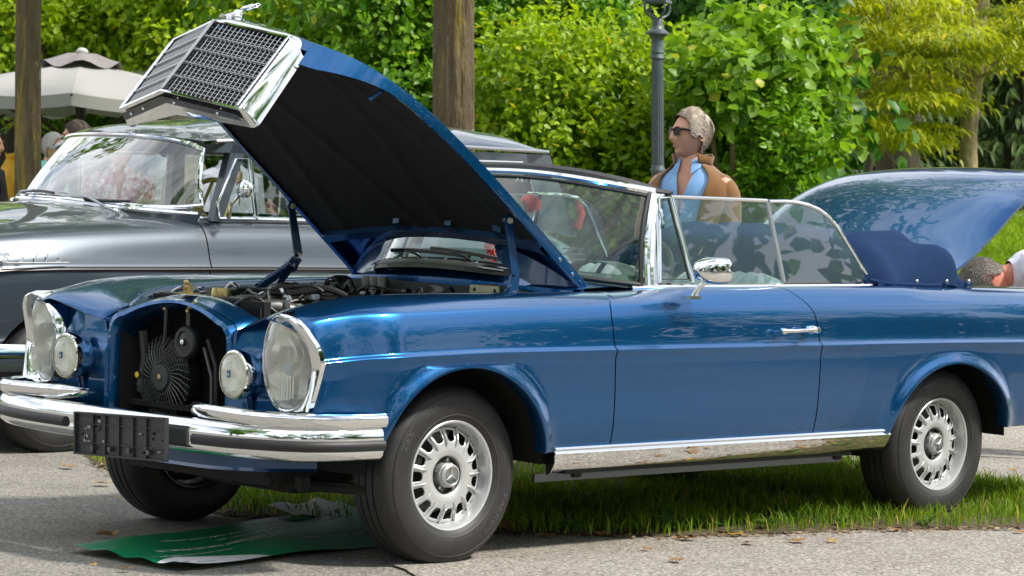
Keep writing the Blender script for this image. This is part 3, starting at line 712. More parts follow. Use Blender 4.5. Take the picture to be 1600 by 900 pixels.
# far-side and near-side hinge plates reaching down behind the brace
for s in (-1, 1):
    P = []
    for q in np.linspace(0, 1, 16):
        u = s*(.985-.50*q); a1 = np.array(hood_pt(u, max(.004, 0), -.040)); dr = .115*(1-q)**.5*q**.5*1.5
        P.append([a1, a1-np.array([.012, 0, dr*.55]), a1-np.array([.02, 0, dr])])
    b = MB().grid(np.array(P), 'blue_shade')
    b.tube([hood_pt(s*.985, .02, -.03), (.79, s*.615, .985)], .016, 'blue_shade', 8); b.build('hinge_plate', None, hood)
    b = MB(); 
    for v in (.06, .12): b.lathe([(.0, -.004), (.007, -.004), (.008, .002)], hood_pt(s*.999, v, -.022), 'y', 'soft_chrome', 8)
    b.build('hinge_bolt', None, hood)
# grille shell
def gs(y, top=True): return (1.560 if top else 1.578)-.285*abs(y)
def gpt(y, h, out=0.): # h from -.10 (top) to -.43 (bottom)
    k = (h+.10)/(-.33); return HP(1.562+.016*k-.285*abs(y)+out, y, h)
def gloop(a, ht, hb, r, out=0., n=8):
    pts = []
    for (cx_, ch, q0) in ((a-r, ht-r, PI/2), (a-r, hb+r*.4, 0)):
        rr = r if q0 else r*.4
        for q in np.linspace(q0, q0-PI/2, n): pts.append((cx_+(r-rr)+rr*math.cos(q), ch+rr*math.sin(q), ))
    half = [(0, ht)]+[(a*k, ht+(0)) for k in (.2, .4, .6)]+pts+[(a*k, hb) for k in (.6, .4, .2)]+[(0, hb)]
    full = half+[(-y, h) for y, h in reversed(half[1:-1])]
    return [gpt(y, h, out) for y, h in full]
def gback(a, ht, hb, r, s0, n=8):
    pts = []
    for (cx_, ch, q0) in ((a-r, ht-r, PI/2), (a-r, hb+r*.4, 0)):
        rr = r if q0 else r*.4
        for q in np.linspace(q0, q0-PI/2, n): pts.append((cx_+(r-rr)+rr*math.cos(q), ch+rr*math.sin(q)))
    half = [(0, ht)]+[(a*k, ht) for k in (.2, .4, .6)]+pts+[(a*k, hb) for k in (.6, .4, .2)]+[(0, hb)]
    full = half+[(-y, h) for y, h in reversed(half[1:-1])]
    return [HP(s0(y, h), y, h+(.03*(1-(y/a)**2) if h > ht-.05 else 0)) for y, h in full]
b = MB()
rows = [gloop(.334, -.106, -.432, .012, -.012), gloop(.337, -.103, -.434, .014, .003), gloop(.342, -.098, -.438, .02, .006), gloop(.350, -.090, -.444, .03, .003),
        gback(.362, -.078, -.452, .045, lambda y, h: 1.535-.285*abs(y)), gback(.373, -.068, -.458, .055, lambda y, h: 1.505-.26*abs(y)*(1 if h > -.3 else 1)),
        gback(.378, -.064, -.460, .06, lambda y, h: 1.472-.185*abs(y)), gback(.370, -.074, -.450, .06, lambda y, h: 1.466-.185*abs(y))]
b.grid(np.array(rows), 'chrome', cv=True); gr = b.build('grille_shell', None, hood)
b = MB(); b.grid(np.array([[gpt(y, -.105, -.03), gpt(y, -.43, -.03)] for y in (-.33, 0, .33)]), 'black_void'); b.build('grille_backing', None, hood)
b = MB()
for s in (-1, 1):
    for i in range(1, 17):
        y = s*i*.33/17; b.tube([gpt(y, -.106, -.006), gpt(y, -.43, -.006)], .0017, 'soft_chrome', 4)
    for j in range(1, 20):
        h = -.106-.324*j/20; b.tube([gpt(s*.002, h, -.010), gpt(s*.16, h, -.008), gpt(s*.33, h, -.010)], .0014, 'soft_chrome', 4)
tag(b.build('grille_mesh', None, hood), kind='stuff')
for s in (-1, 1):
    for j in range(1, 5):
        h = -.106-.324*j/5; MB().tube([gpt(s*q, h, .001) for q in np.linspace(.004, .328, 6)], .0036, 'soft_chrome', 6).build('grille_bar', None, hood)
    MB().tube([gpt(s*.327, -.106, .002), gpt(s*.327, -.43, .002)], .004, 'chrome', 6).build('grille_edge_bar', None, hood)
MB().tube([gpt(0, -.100, .004), gpt(0, -.432, .004)], .0068, 'soft_chrome', 8).build('grille_centre_bar', None, hood)
# underside lip of the shell with screws
b = MB(); P = [[gpt(y, -.458, -.012), gpt(y, -.460, -.045)] for y in np.linspace(-.33, .33, 19)]; b.grid(np.array(P), 'cast_metal')
b.build('shell_lip', None, hood)
for y in (-.24, -.05, .16, .26): MB().sphere(gpt(y, -.462, -.028), .0065, 'chrome', 6, 8).build('screw', None, hood)
# standing ornament: base, stem and ring with three-pointed star
b = MB(); b.sphere(HP(1.505, 0, -.030), (.030, .024, .018), 'chrome'); b.sphere(HP(1.50, 0, -.012), (.018, .016, .018), 'chrome'); b.tube([HP(1.52, .0, -.03), HP(1.545, .0, -.065)], .022, 'chrome', 8, flat=.5)
cen = np.array(HP(1.475, 0, .045)); ax = HY; uz = (np.array(HP(1.45, 0, .1))-np.array(HP(1.505, 0, 0))); uz /= np.linalg.norm(uz)
b.tube([HP(1.50, 0, -.01), tuple(cen-uz*.040)], [.008, .004], 'chrome', 8)
b.tube([tuple(cen+(ax*math.cos(q)+uz*math.sin(q))*.038) for q in np.linspace(0, 2*PI, 33)[:-1]], .0032, 'chrome', 6, closed=True)
for k in range(3):
    q = PI/2+2*PI*k/3; b.tube([tuple(cen), tuple(cen+(ax*math.cos(q)+uz*math.sin(q))*.038)], [.006, .0015], 'chrome', 6)
b.build('bonnet_ornament', None, hood)
# -------- bonnet stays with coil springs
for s in (-1, 1):
    b = MB(); y = s*.565; T0 = (.470, y, 1.196) if s < 0 else (.385, y, 1.215); K = (.515, y, .995) if s < 0 else (.43, y, 1.02); B0 = (.500, y, .935) if s < 0 else (.395, y, .985)
    def bar(p, q, w0, w1, bb, th=.007):
        p = Vector(p); q = Vector(q); d = (q-p).normalized(); n_ = Vector((0, 1, 0)); e = d.cross(n_)
        vs = [p+e*w0+n_*th/2, p-e*w0+n_*th/2, p-e*w0-n_*th/2, p+e*w0-n_*th/2, q+e*w1+n_*th/2, q-e*w1+n_*th/2, q-e*w1-n_*th/2, q+e*w1-n_*th/2]
        bb.add(vs, [(0, 1, 2, 3), (7, 6, 5, 4), (0, 4, 5, 1), (2, 6, 7, 3), (1, 5, 6, 2), (3, 7, 4, 0)], 'blue_shade', False)
    bar(T0, K, .016, .020, b); bar(K, B0, .022, .026, b); bar(B0, (B0[0]-.075, y, B0[2]-.09), .018, .012, b)
    b.lathe([(.0, -.008), (.022, -.008), (.022, .008), (.0, .008)], T0, 'y', 'blue_shade', 14); b.lathe([(.0, -.010), (.028, -.010), (.028, .010), (.0, .010)], B0, 'y', 'blue_shade', 14)
    st = b.build('bonnet_stay', None, car)
    MB().lathe([(.0, -.016), (.011, -.016), (.012, -.008)], T0, 'y', 'cream_paint', 6).build('stay_bolt', None, st)
    MB().lathe([(.0, -.016), (.008, -.016), (.009, -.008)], B0, 'y', 'soft_chrome', 6).build('pivot_bolt', None, st)
    p0 = Vector(B0)+Vector((-.015, -.012, .0)); p1 = p0+Vector((-.155, -.02*s*0, -.085)); d = (p1-p0); dn = d.normalized(); u_ = dn.cross(Vector((0, 0, 1))).normalized(); w_ = dn.cross(u_)
    b = MB(); N = 17*8
    b.tube([p0+d*(i/N)+(u_*math.cos(2*PI*i/8)+w_*math.sin(2*PI*i/8))*.0155 for i in range(N+1)], .0040, 'blue_shade', 5)
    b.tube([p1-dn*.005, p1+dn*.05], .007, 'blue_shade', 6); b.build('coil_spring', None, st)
# -------- engine bay
b = MB()
P = []                                # far inner wing with its bolted flange
for x in np.linspace(-.56, .80, 60):
    w = float(f_win(np.array([x]))[0]); z = float(f_zin(np.array([x]))[0])
    P.append([(x, (w-.010), z-.008), (x, (w-.022), z-.02), (x, (w-.055), z-.026), (x, (w-.075), z-.034), (x, w-.082, z-.08), (x, (w-.10), z-.30)])
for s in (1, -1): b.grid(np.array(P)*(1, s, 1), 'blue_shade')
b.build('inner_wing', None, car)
for x in np.linspace(-.48, .68, 9):
    w = float(f_win(np.array([x]))[0]); z = float(f_zin(np.array([x]))[0]); MB().sphere((x, w-.042, z-.018), (.008, .008, .006), 'blue_paint', 6, 8).build('wing_bolt', None, car)
b = MB(); b.box((.05, 0, .50), (1.2, 1.1, .02), 'black_void'); b.box((-.44, 0, .62), (.02, 1.0, .30), 'black_matt'); b.build('bay_floor', None, car)
b = MB(); P = [[(.63+.10*(1-(y/.6)**2)*0, y, .60), (.63, y, .93-.045*(y/.6)**2), (.645, y, .965-.045*(y/.6)**2)] for y in np.linspace(-.585, .585, 25)]; b.grid(np.array(P), 'grey_felt'); b.build('firewall', None, car)
b = MB()      # engine: rocker cover, air cleaner, intake pipes, pump, relays
b.box((.08, .02, .77), (.72, .17, .13), 'cast_metal', bev=.02); b.box((.08, .02, .845), (.66, .10, .02), 'black_plastic', bev=.008)
b.tube([(.42, .02, .88), (-.25, .02, .875)], .018, 'olive_metal', 10)
eng = b.build('engine_block', None, car)
MB().tube([(-.22, .20, .850), (.40, .20, .860)], .062, 'black_plastic', 18).build('air_cleaner', None, eng)
MB().tube([(-.22, -.14, .80), (.30, -.14, .82)], .042, 'olive_metal', 14).build('intake_manifold', None, eng)
MB().tube([(-.20, -.02, .875), (.12, -.02, .885)], .014, 'olive_metal', 10).build('rail_pipe', None, eng)
for y, z in ((.30, .88), (.255, .88), (.21, .88)): MB().lathe([(.0, .055), (.022, .055), (.024, .045), (.024, -.05)], (.56, y, z+.02), 'z', 'cast_metal', 16).build('relay_can', None, eng)
MB().lathe([(.0, -.05), (.035, -.05), (.055, -.03), (.055, .02), (.03, .05), (.0, .05)], (.52, -.12, .885), 'x', 'cast_metal', 18).build('blower_motor', None, eng)
b = MB(); b.lathe([(.0, -.02), (.052, -.02), (.058, .0), (.058, .05)], (.50, .42, .895), 'x', 'black_plastic', 24); b.build('brake_servo', None, eng)
for q in range(3): MB().tube([(.475, .42+.035*math.cos(a)*(1-q*.28), .895+.04*math.sin(a)*(1-q*.28)) for a in np.linspace(0, 2*PI, 17)[:-1]], .003, 'soft_chrome', 5, closed=True).build('servo_ring', None, eng)
b = MB(); b.box((.50, -.36, .885), (.12, .24, .05), 'olive_metal', bev=.006); b.build('fuse_box', None, eng)
b = MB(); b.box((.615, -.30, .93), (.006, .16, .034), 'cream_paint', bev=.002); 
for y in (-.36, -.25): b.sphere((.61, y, .93), (.004, .007, .007), 'black_matt', 5, 6)
b.build('type_plate', None, eng)
b = MB(); b.lathe([(.0, .018), (.030, .018), (.034, .0), (.034, -.01)], (-.38, .02, .905), 'z', 'brass', 20); b.box((-.40, .05, .865), (.10, .55, .06), 'black_plastic', bev=.015); b.build('radiator_cap', None, eng)
b = MB(); b.tube([(-.36, -.16, .86), (-.30, -.20, .865), (-.20, -.24, .84)], .030, 'cast_metal', 12); b.tube([(-.37, -.02, .865), (-.33, -.08, .875), (-.27, -.09, .87)], .028, 'cast_metal', 12); b.build('hose_clamp', None, eng)
r2 = random.Random(3)
for k in range(60):
    x0, y0 = r2.uniform(-.38, .5), r2.uniform(-.48, .40); z0 = r2.uniform(.835, .915) if y0 > -.3 else r2.uniform(.80, .87)
    L_ = r2.uniform(.12, .34); a = r2.uniform(-.9, .9)+(PI/2 if r2.random() < .5 else 0)
    pts = [(x0+L_*t*math.cos(a), y0+L_*t*math.sin(a)*.7, z0+.030*math.sin(PI*t)*(.4+.8*math.sin(k*1.7)**2)+.01*math.sin(t*7+k)) for t in np.linspace(0, 1, 18)]
    MB().tube(pts, r2.choice([.004, .006, .008, .012]), r2.choice(['hose', 'hose', 'black_plastic', 'cast_metal', 'soft_chrome']), 7).build('hose', None, eng)
for c_, z_ in (((-.10, -.44), .80), ((-.02, -.46), .815), ((.30, -.44), .84)): MB().tube([(c_[0]-.06, c_[1], z_-.03), (c_[0]-.02, c_[1]+.02, z_+.01), (c_[0]+.05, c_[1], z_-.02)], .005, 'orange_wire', 6).build('ignition_lead', None, eng)
MB().box((-.24, -.40, .77), (.24, .20, .12), 'black_plastic', bev=.01).build('battery', None, eng)
for k in range(80):
    c_ = (r2.uniform(-.36, .5), r2.uniform(-.46, .42), r2.uniform(.84, .91)); q = r2.random()
    b = MB()
    if q < .5: b.lathe([(.0, .012), (.012, .012), (.014, 0), (.014, -.02)], c_, r2.choice('xyz'), r2.choice(['cast_metal', 'black_plastic', 'soft_chrome']), 10)
    else: b.box(c_, (r2.uniform(.02, .06), r2.uniform(.02, .05), r2.uniform(.01, .03)), r2.choice(['cast_metal', 'black_plastic', 'soft_chrome', 'olive_metal']), bev=.004)
    b.build('fitting', None, eng)
# -------- scuttle, air intake, wipers
def wsb(y): a = abs(y)/.70; return (.70+.38*a**4, y, 1.03-.065*a*a)
def wst(y): a = abs(y)/.62; return (.955+.225*a**4, y, 1.372-.062*a**2.5)
b = MB(); P = []
for u in np.linspace(-1, 1, 41):
    y1 = u*.70; q = wsb(y1); y0 = u*.645; w0 = (.635+.10*abs(u)**3, y0, .965-.022*abs(u)**2)
    P.append([(w0[0], y0, w0[2]-.04), w0, (w0[0]+.012, y0, w0[2]+.006), tuple(np.array(w0)*.5+np.array(q)*.5+np.array([0, 0, .010-.004])), (q[0]-.01, q[1], q[2]-.012), (q[0]+.03, q[1], q[2]-.016)])
b.grid(np.array(P), 'blue_paint'); b.build('scuttle_panel', None, car)
P = []; b = MB()
for u in np.linspace(-1, 1, 31):
    y = .05+u*.43; q = np.array(wsb(y)); d = .062*(1-abs(u)**5)
    P.append([tuple(q+np.array([-.012, 0, .002])), tuple(q+np.array([-.018-d*.5, 0, .004])), tuple(q+np.array([-.020-d, 0, -.016])), tuple(q+np.array([-.022-d, 0, -.030]))])
b.grid(np.array(P), 'black_plastic'); sc_ = b.build('air_intake', None, car)
for k in (.35, .7):
    MB().tube([tuple(np.array(wsb(.05+u*.40))+np.array([-.018-.062*k, 0, .006-.022*k])) for u in np.linspace(-1, 1, 21)], .0028, 'soft_chrome', 5).build('intake_louvre', None, sc_)
for y in (-.19, -.02, .14, .25): q = np.array(wsb(y)); MB().tube([tuple(q+np.array([-.02, 0, .008])), tuple(q+np.array([-.088, 0, -.022]))], .002, 'soft_chrome', 5).build('intake_rib', None, sc_)
def glassp(y, k):      # a point on the windscreen, k=0 base, 1 top
    a, c = np.array(wsb(y*.70)), np.array(wst(y*.62)); p = a*(1-k)+c*k; p[0] -= .018*math.sin(PI*k); return p
for (y0, y1) in ((.12, .60), (-.28, .22)):
    b = MB(); pv = glassp(y0, -.02)+np.array([-.03, 0, .0]); e1 = glassp((y0+y1)/2+.0, .10)+np.array([-.02, 0, 0])
    b.tube([tuple(pv), tuple(pv*.6+e1*.4+np.array([-.01, 0, .012])), tuple(e1)], [.007, .005, .003], 'black_plastic', 6)
    b.tube([tuple(glassp(y, .085+.05*math.sin((y-y0)*2))+np.array([-.012, 0, 0])) for y in np.linspace(y0-.30, y1-.06, 12)], .0055, 'black_plastic', 5, flat=1.6)
    b.sphere(tuple(pv), .013, 'soft_chrome', 6, 8); b.build('wiper', None, car)
# -------- windscreen
GY = np.linspace(-1, 1, 49)
b = MB(); b.grid(np.array([[tuple(glassp(y, k)) for k in np.linspace(0, 1, 12)] for y in GY]), 'glass_screen'); b.build('windscreen', None, car)
b = MB()
b.tube([tuple(glassp(y, 1)+np.array([.004, 0, .006])) for y in GY], .015, 'chrome', 8); b.tube([tuple(glassp(y, 0)+np.array([0, 0, .0])) for y in GY], .011, 'black_plastic', 8)
b.tube([tuple(glassp(y*.985, .965)+np.array([-.003, 0, .0])) for y in GY], .007, 'black_plastic', 6)
for s in (-1, 1):
    b.tube([tuple(glassp(s*.985, k)+np.array([-.004, 0, 0])) for k in np.linspace(-.02, 1, 10)], .010, 'black_plastic', 6)
    b.tube([tuple(glassp(s, k)+np.array([0, 0, 0])) for k in np.linspace(-.03, 1, 10)], .0135, 'chrome', 8)
    pa = [glassp(s, k) for k in np.linspace(-.04, 1.0, 10)]
    P = [[tuple(p+np.array([.002, s*.006, 0])), tuple(p+np.array([.012, s*.020, 0])), tuple(p+np.array([.045, s*.018-s*.004, 0])), tuple(p+np.array([.062, s*.004, 0])), tuple(p+np.array([.055, -s*.03, 0])), tuple(p+np.array([.01, -s*.02, 0]))] for p in pa]
    b.grid(np.array(P), 'chrome', cv=True)
b.build('windscreen_frame', None, car)
b = MB(); P = []
for y in GY:
    t = glassp(y, 1); e = 1-abs(y)**10; P.append([tuple(t+np.array([.010, 0, .012])), tuple(t+np.array([.014, 0, .026*e+.006])), tuple(t+np.array([.04, 0, .036*e+.006])), tuple(t+np.array([.085, 0, .034*e+.003])), tuple(t+np.array([.11, 0, .012])), tuple(t+np.array([.10, 0, -.015])), tuple(t+np.array([.03, 0, -.018]))])
b.grid(np.array(P), 'roof_vinyl', cv=True); b.build('header_rail', None, car)
b = MB(); b.box((1.045, -.0, 1.315), (.014, .15, .045), 'black_plastic', bev=.006); b.tube([(1.04, 0, 1.33), (1.07, 0, 1.365)], .006, 'chrome'); b.build('rear_view_mirror', None, car)
# -------- side glass (pane, chrome rim); plan leans inwards
def tilt(x, z, s=-1, off=0): return (x, s*(.72-(z-.975)*.25+off), z)
VENT = [(1.185, 1.292), (1.245, 1.297), (1.300, .978), (1.122, .978)]
MAIN = [(1.262, 1.300), (1.808, 1.296), (1.834, .976), (1.312, .976)]
QTR = [(1.822, 1.294), (1.92, 1.296), (1.99, 1.293), (2.06, 1.284), (2.12, 1.268), (2.17, 1.243), (2.215, 1.205), (2.26, 1.145), (2.32, 1.062), (2.39, .976), (1.846, .976)]
for s in (-1, 1):
    if s < 0:
        for nm, pl in (('vent_window', VENT), ('door_window', MAIN), ('quarter_window', QTR)):
            c_ = np.mean([tilt(*p, s) for p in pl], axis=0); n = len(pl)
            b = MB(); b.add([tilt(*p, s) for p in pl], [tuple(range(n))], 'glass_side', False); wdo = b.build(nm, None, car)
            if nm == 'vent_window': rims = [(VENT+[VENT[0]], .008, 'chrome'), ([(x_+.006*(1 if x_ < 1.2 else -1), z_-.008) for x_, z_ in VENT[:2]]+[(1.288, .99), (1.132, .99), (1.189, 1.284)], .005, 'black_plastic')]
            elif nm == 'door_window': rims = [([MAIN[3], MAIN[0], MAIN[1]], .0085, 'chrome'), ([MAIN[1], MAIN[2]], .0075, 'soft_chrome')]
            else: rims = [(QTR[:10], .0085, 'chrome'), ([QTR[0], QTR[10]], .004, 'soft_chrome')]
            for pts, r_, m_ in rims: MB().tube([tilt(*p, s) for p in pts], r_, m_, 8).build('window_frame', None, wdo)
            if nm == 'vent_window': MB().tube([tilt(1.172, 1.25, s, .012), tilt(1.168, 1.22, s, .02), tilt(1.170, 1.18, s, .012)], .007, 'chrome', 8).build('vent_catch', None, wdo)
    else:
        b = MB(); pl = [(1.26, 1.29), (1.80, 1.29), (1.84, .976), (1.30, .976)]; b.add([tilt(*p, s) for p in pl], [(0, 1, 2, 3)], 'glass_side', False); wdo = b.build('door_window', None, car)
        MB().tube([tilt(1.17, .98, s), tilt(1.20, 1.26, s), tilt(1.26, 1.292, s), tilt(1.95, 1.292, s), tilt(2.05, 1.28, s), tilt(2.12, 1.24, s), tilt(2.30, 1.05, s), tilt(2.36, .976, s)], .0075, 'chrome', 8).build('window_frame', None, wdo)
        b = MB(); b.add([tilt(*p, s) for p in QTR], [tuple(range(len(QTR)))], 'glass_side', False); wd2 = b.build('quarter_window', None, car); MB().tube([tilt(1.82, 1.29, s), tilt(1.84, .976, s)], .009, 'black_plastic', 6).build('window_frame', None, wd2)
# -------- interior
b = MB(); P = []
for y in np.linspace(-.66, .66, 25):
    a = wsb(y); P.append([(a[0]+.02, y, a[2]-.02), (a[0]+.08, y, 1.0), (1.10, y, 1.005-.01*(y/.6)**2), (1.17, y, .985), (1.18, y, .93), (1.12, y, .80)])
b.grid(np.array(P), 'dash'); P = [[(1.11+.10*math.cos(q), -.37+.17*math.sin(v)*1, .99+.055*max(0, math.cos(v))) for q in (PI/2, 0)] for v in np.linspace(-PI/2, PI/2, 12)]; b.grid(np.array(P), 'dash'); b.build('dashboard', None, car)
b = MB(); scn = Vector((1.33, -.37, .955)); m = rotm('Y', R(-62)) 
ring = [scn+m @ Vector((.20*math.cos(q), .20*math.sin(q), 0)) for q in np.linspace(0, 2*PI, 41)[:-1]]
b.tube(ring, .010, 'black_plastic', 8, closed=True)
for q in (R(90), R(-90), 0): b.tube([scn, scn+m @ Vector((.20*math.cos(q), .20*math.sin(q), 0))], .008, 'black_plastic', 6)
b.sphere(scn, .04, 'black_plastic'); b.tube([scn, (1.15, -.37, .86)], .03, 'black_plastic'); b.build('steering_wheel', None, car)
def seat(x, y, w, top, rear=False):
    b = MB(); n = 9; P = []
    for k in range(n*6+1):
        q = k/(n*6); yy = y-w/2+w*q; bulge = .012*abs(math.sin(PI*q*n)); e = 1-abs(2*q-1)**8
        P.append([(x-.01-bulge, yy, .50), (x-.02-bulge*1.5+.02, yy, .75), (x+.05-bulge, yy, top-.10), (x+.075-bulge*.5, yy, top-.02*(1-e)-.03), (x+.11, yy, top*e+(top-.06)*(1-e)+bulge*.8), (x+.16, yy, top*e+(top-.06)*(1-e)-.005), (x+.19, yy, top-.08), (x+.16, yy, .50)])
    b.grid(np.array(P), 'seat_leather'); b.box((x-.22, y, .55), (.46, w, .14), 'seat_leather', bev=.05)
    b.build('rear_seat' if rear else 'front_seat', None, car)
seat(1.80, -.36, .56, 1.0); seat(1.80, .36, .56, 1.0); seat(2.28, 0, 1.2, .985, True)
# -------- folded roof under its navy cover
tp = empty('folded_roof', None, None); tp.parent = car
P = []; r3 = random.Random(5)
for i, u in enumerate(np.linspace(-1, 1, 80)):
    e = (1-abs(u)**7)**.6 if abs(u) < 1 else 0.0; y = u*.765; row = []
    for v in np.linspace(0, 1, 44):
        a = v*PI; x = 2.66-.335*math.cos(a)*abs(math.cos(a))**-.35*(.90+.10*e) if abs(math.cos(a)) > 1e-3 else 2.66
        h = .215*e*math.sin(a)**.62
        h *= 1+.07*math.sin(3*v*PI+u*2)
        fold = .012*math.sin(u*31+v*9+2*math.sin(v*7))*math.sin(a)*(.3+abs(u)**2)+.012*math.sin(u*13-v*16+1.5*math.sin(u*9))*math.sin(a)**2+.014*mnoise.noise(Vector((x*5, y*5, 1)))
        dr = 0
        if u < -.55: dr = .022*math.sin(v*17+u*10)*(abs(u)-.55)/.45+.014*math.sin(v*8-u*23)*(abs(u)-.55)/.45      # the draped near end
        row.append((x+fold*.6+dr*.5, y-dr*1.0*(1 if u < 0 else -1), .968+h+fold+.0))
    P.append(row)
b = MB().grid(np.array(P), 'navy_cloth'); b.build('roof_cover', None, tp)
b = MB()
P = [[(x, -.772-.004*math.sin(x*40), .975+.010), (x, -.775, .962)] for x in np.linspace(2.36, 2.99, 24)]; b.grid(np.array(P), 'navy_cloth'); b.tube([(2.33, -.75, .99), (2.42, -.775, .975), (2.7, -.78, .968), (3.0, -.73, .97)], .009, 'navy_cloth', 8); b.build('cover_hem', None, tp)
for x in (2.60, 2.80, 2.95): MB().sphere((x, -.785, .985), (.010, .006, .010), 'soft_chrome', 6, 10).build('snap_fastener', None, tp)
# -------- boot lid, raised
prL = [(2.93, .99), (3.05, 1.056), (3.17, 1.132), (3.27, 1.203), (3.36, 1.265), (3.45, 1.322), (3.55, 1.372), (3.68, 1.415), (3.82, 1.437), (3.98, 1.448), (4.14, 1.435)]
tt = np.linspace(0, 1, 40); px_ = pchip(np.linspace(0, 1, 11), [p[0] for p in prL], tt); pz_ = pchip(np.linspace(0, 1, 11), [p[1] for p in prL], tt)
P = []; Pb = []
for u in np.linspace(-1, 1, 41):
    w = .665; row = []; rb = []
    for i in range(40):
        k = tt[i]; ww = w*(1-.12*k*k); cz = .030*(1-u*u)-.030*abs(u)**6*min(1, k*3); j = min(i+1, 39); i0 = max(i-1, 0); d = Vector((px_[j]-px_[i0], 0, pz_[j]-pz_[i0])).normalized(); n_ = Vector((-d.z, 0, d.x))
        row.append((px_[i]+n_.x*cz, u*ww, pz_[i]+n_.z*cz)); rb.append((px_[i]+n_.x*(cz-.016), u*ww*.99, pz_[i]+n_.z*(cz-.016)))
    P.append(row); Pb.append(rb)
b = MB(); P = np.array(P); Pb = np.array(Pb); b.grid(P, 'blue_paint'); b.grid(np.array([P[0], Pb[0]]), 'blue_paint'); b.grid(np.array([P[-1], Pb[-1]]), 'blue_paint'); b.grid(np.array([P[:, 0], Pb[:, 0]]), 'blue_paint'); b.grid(np.array([P[:, -1], Pb[:, -1]]), 'blue_paint')
lid = b.build('boot_lid', None, car); MB().grid(Pb, 'black_matt').build('boot_lid_lining', None, lid)
for s in (-1, 1): MB().tube([(2.97, s*.57, .93), (2.99, s*.57, .985), (3.05, s*.55, 1.02)], .012, 'black_matt', 6).build('lid_hinge', None, lid)
# -------- the rose and the red garland hanging behind the windscreen
rc = at(828, 320, 11.15)
rose = empty('rose', 'single dark red rose hanging behind the windscreen near its top', 'flower', tuple(rc))
b = MB(); r4 = random.Random(2)
for k in range(22):
    a = k*2.4; rr = .006+.0011*k; P = []
    for i in range(6):
        t = i/5; row = []
        for j in range(6):
            q = a+(j/5-.5)*1.7; rad = rr*(.5+.9*t)+.004*math.sin(t*PI)+(.004 if t > .8 else 0); row.append((rad*math.cos(q)+.008*t, rad*math.sin(q), -.028+.045*t-.0006*k*t+.003*math.sin(j*2+k)))
        P.append(row)
    MB().grid(np.array(P), 'red_petal').build('petal', None, rose, solid=0)
b = MB(); b.tube([(0, 0, -.03), (-.03, .02, -.045), (-.10, .05, .01)], .0035, 'leaf_stem', 6)
for k in range(6): a = k*1.05; b.tube([(0, 0, -.03), (.022*math.cos(a), .022*math.sin(a), -.015), (.03*math.cos(a), .03*math.sin(a), .006)], [.002, .003, .001], 'leaf_stem', 5)
b.build('rose_stem', None, rose); rose.rotation_euler = (.6, -.6, .3)
gc = at(762, 388, 11.1); gl_ = empty('garland', 'small bright red paper garland on a bent wire behind the windscreen', 'garland', tuple(gc))
b = MB(); b.tube([(0, 0, .10), (0, 0, .045), (.01, -.01, .03), (.035, -.03, .032), (.04, -.035, .05), (.04, -.035, .095)], .004, 'red_deco', 6); b.build('wire', None, gl_)
b = MB()
for k in range(150):
    t = r4.random(); c_ = Vector((-.012+.03*t+r4.gauss(0, .012), -.01-.02*t+r4.gauss(0, .012), .06-.15*t+r4.gauss(0, .008))); d1 = Vector((r4.gauss(0, 1), r4.gauss(0, 1), r4.gauss(0, 1))).normalized()*.013; d2 = d1.cross(Vector((r4.gauss(0, 1), 1, .3))).normalized()*.005
    b.add([c_-d2, c_+d1, c_+d2, c_-d1], [(0, 1, 2, 3)], 'red_deco', False)
tag(b.build('paper_petals', None, gl_), kind='stuff')
# ================================================================== ground
GRASS = np.array([(1.45, 3.6), (.95, 2.6), (.62, 1.9), (.35, 1.2), (.22, .75), (.30, .42), (.52, .05), (.74, -.30), (1.0, -.54), (1.25, -.70), (1.7, -.84), (2.2, -1.0), (2.75, -1.20), (3.2, -1.34), (3.6, -1.32), (3.95, -1.02), (4.1, -.6), (4.12, -.1), (4.3, .8), (4.7, 1.8), (5.4, 3.0), (6.4, 4.4), (5.4, 6.0), (3.0, 5.6)])
def inpoly(x, y, poly):
    x = np.asarray(x); y = np.asarray(y); c = np.zeros(x.shape, bool); n = len(poly)
    for i in range(n):
        (x1, y1), (x2, y2) = poly[i], poly[i-1]
        with np.errstate(all='ignore'): c ^= ((y1 > y) != (y2 > y)) & (x < (x2-x1)*(y-y1)/(y2-y1+1e-12)+x1)
    return c
FG = FW[:2]/np.linalg.norm(FW[:2])
def depth2(x, y): return (np.asarray(x)-CAM[0])*FG[0]+(np.asarray(y)-CAM[1])*FG[1]
def lat2(x, y): return (np.asarray(x)-CAM[0])*FG[1]-(np.asarray(y)-CAM[1])*FG[0]
def terr(x, y):
    d = depth2(x, y); t = np.clip((d-16)/26, 0, 1); return 1.12*t*t*(3-2*t)*.55+1.12*.45*t
def mulnoise(x, y, s, seed=0):
    return np.array([mnoise.noise(Vector((a*s, b*s, seed))) for a, b in zip(np.ravel(x), np.ravel(y))]).reshape(np.shape(x))
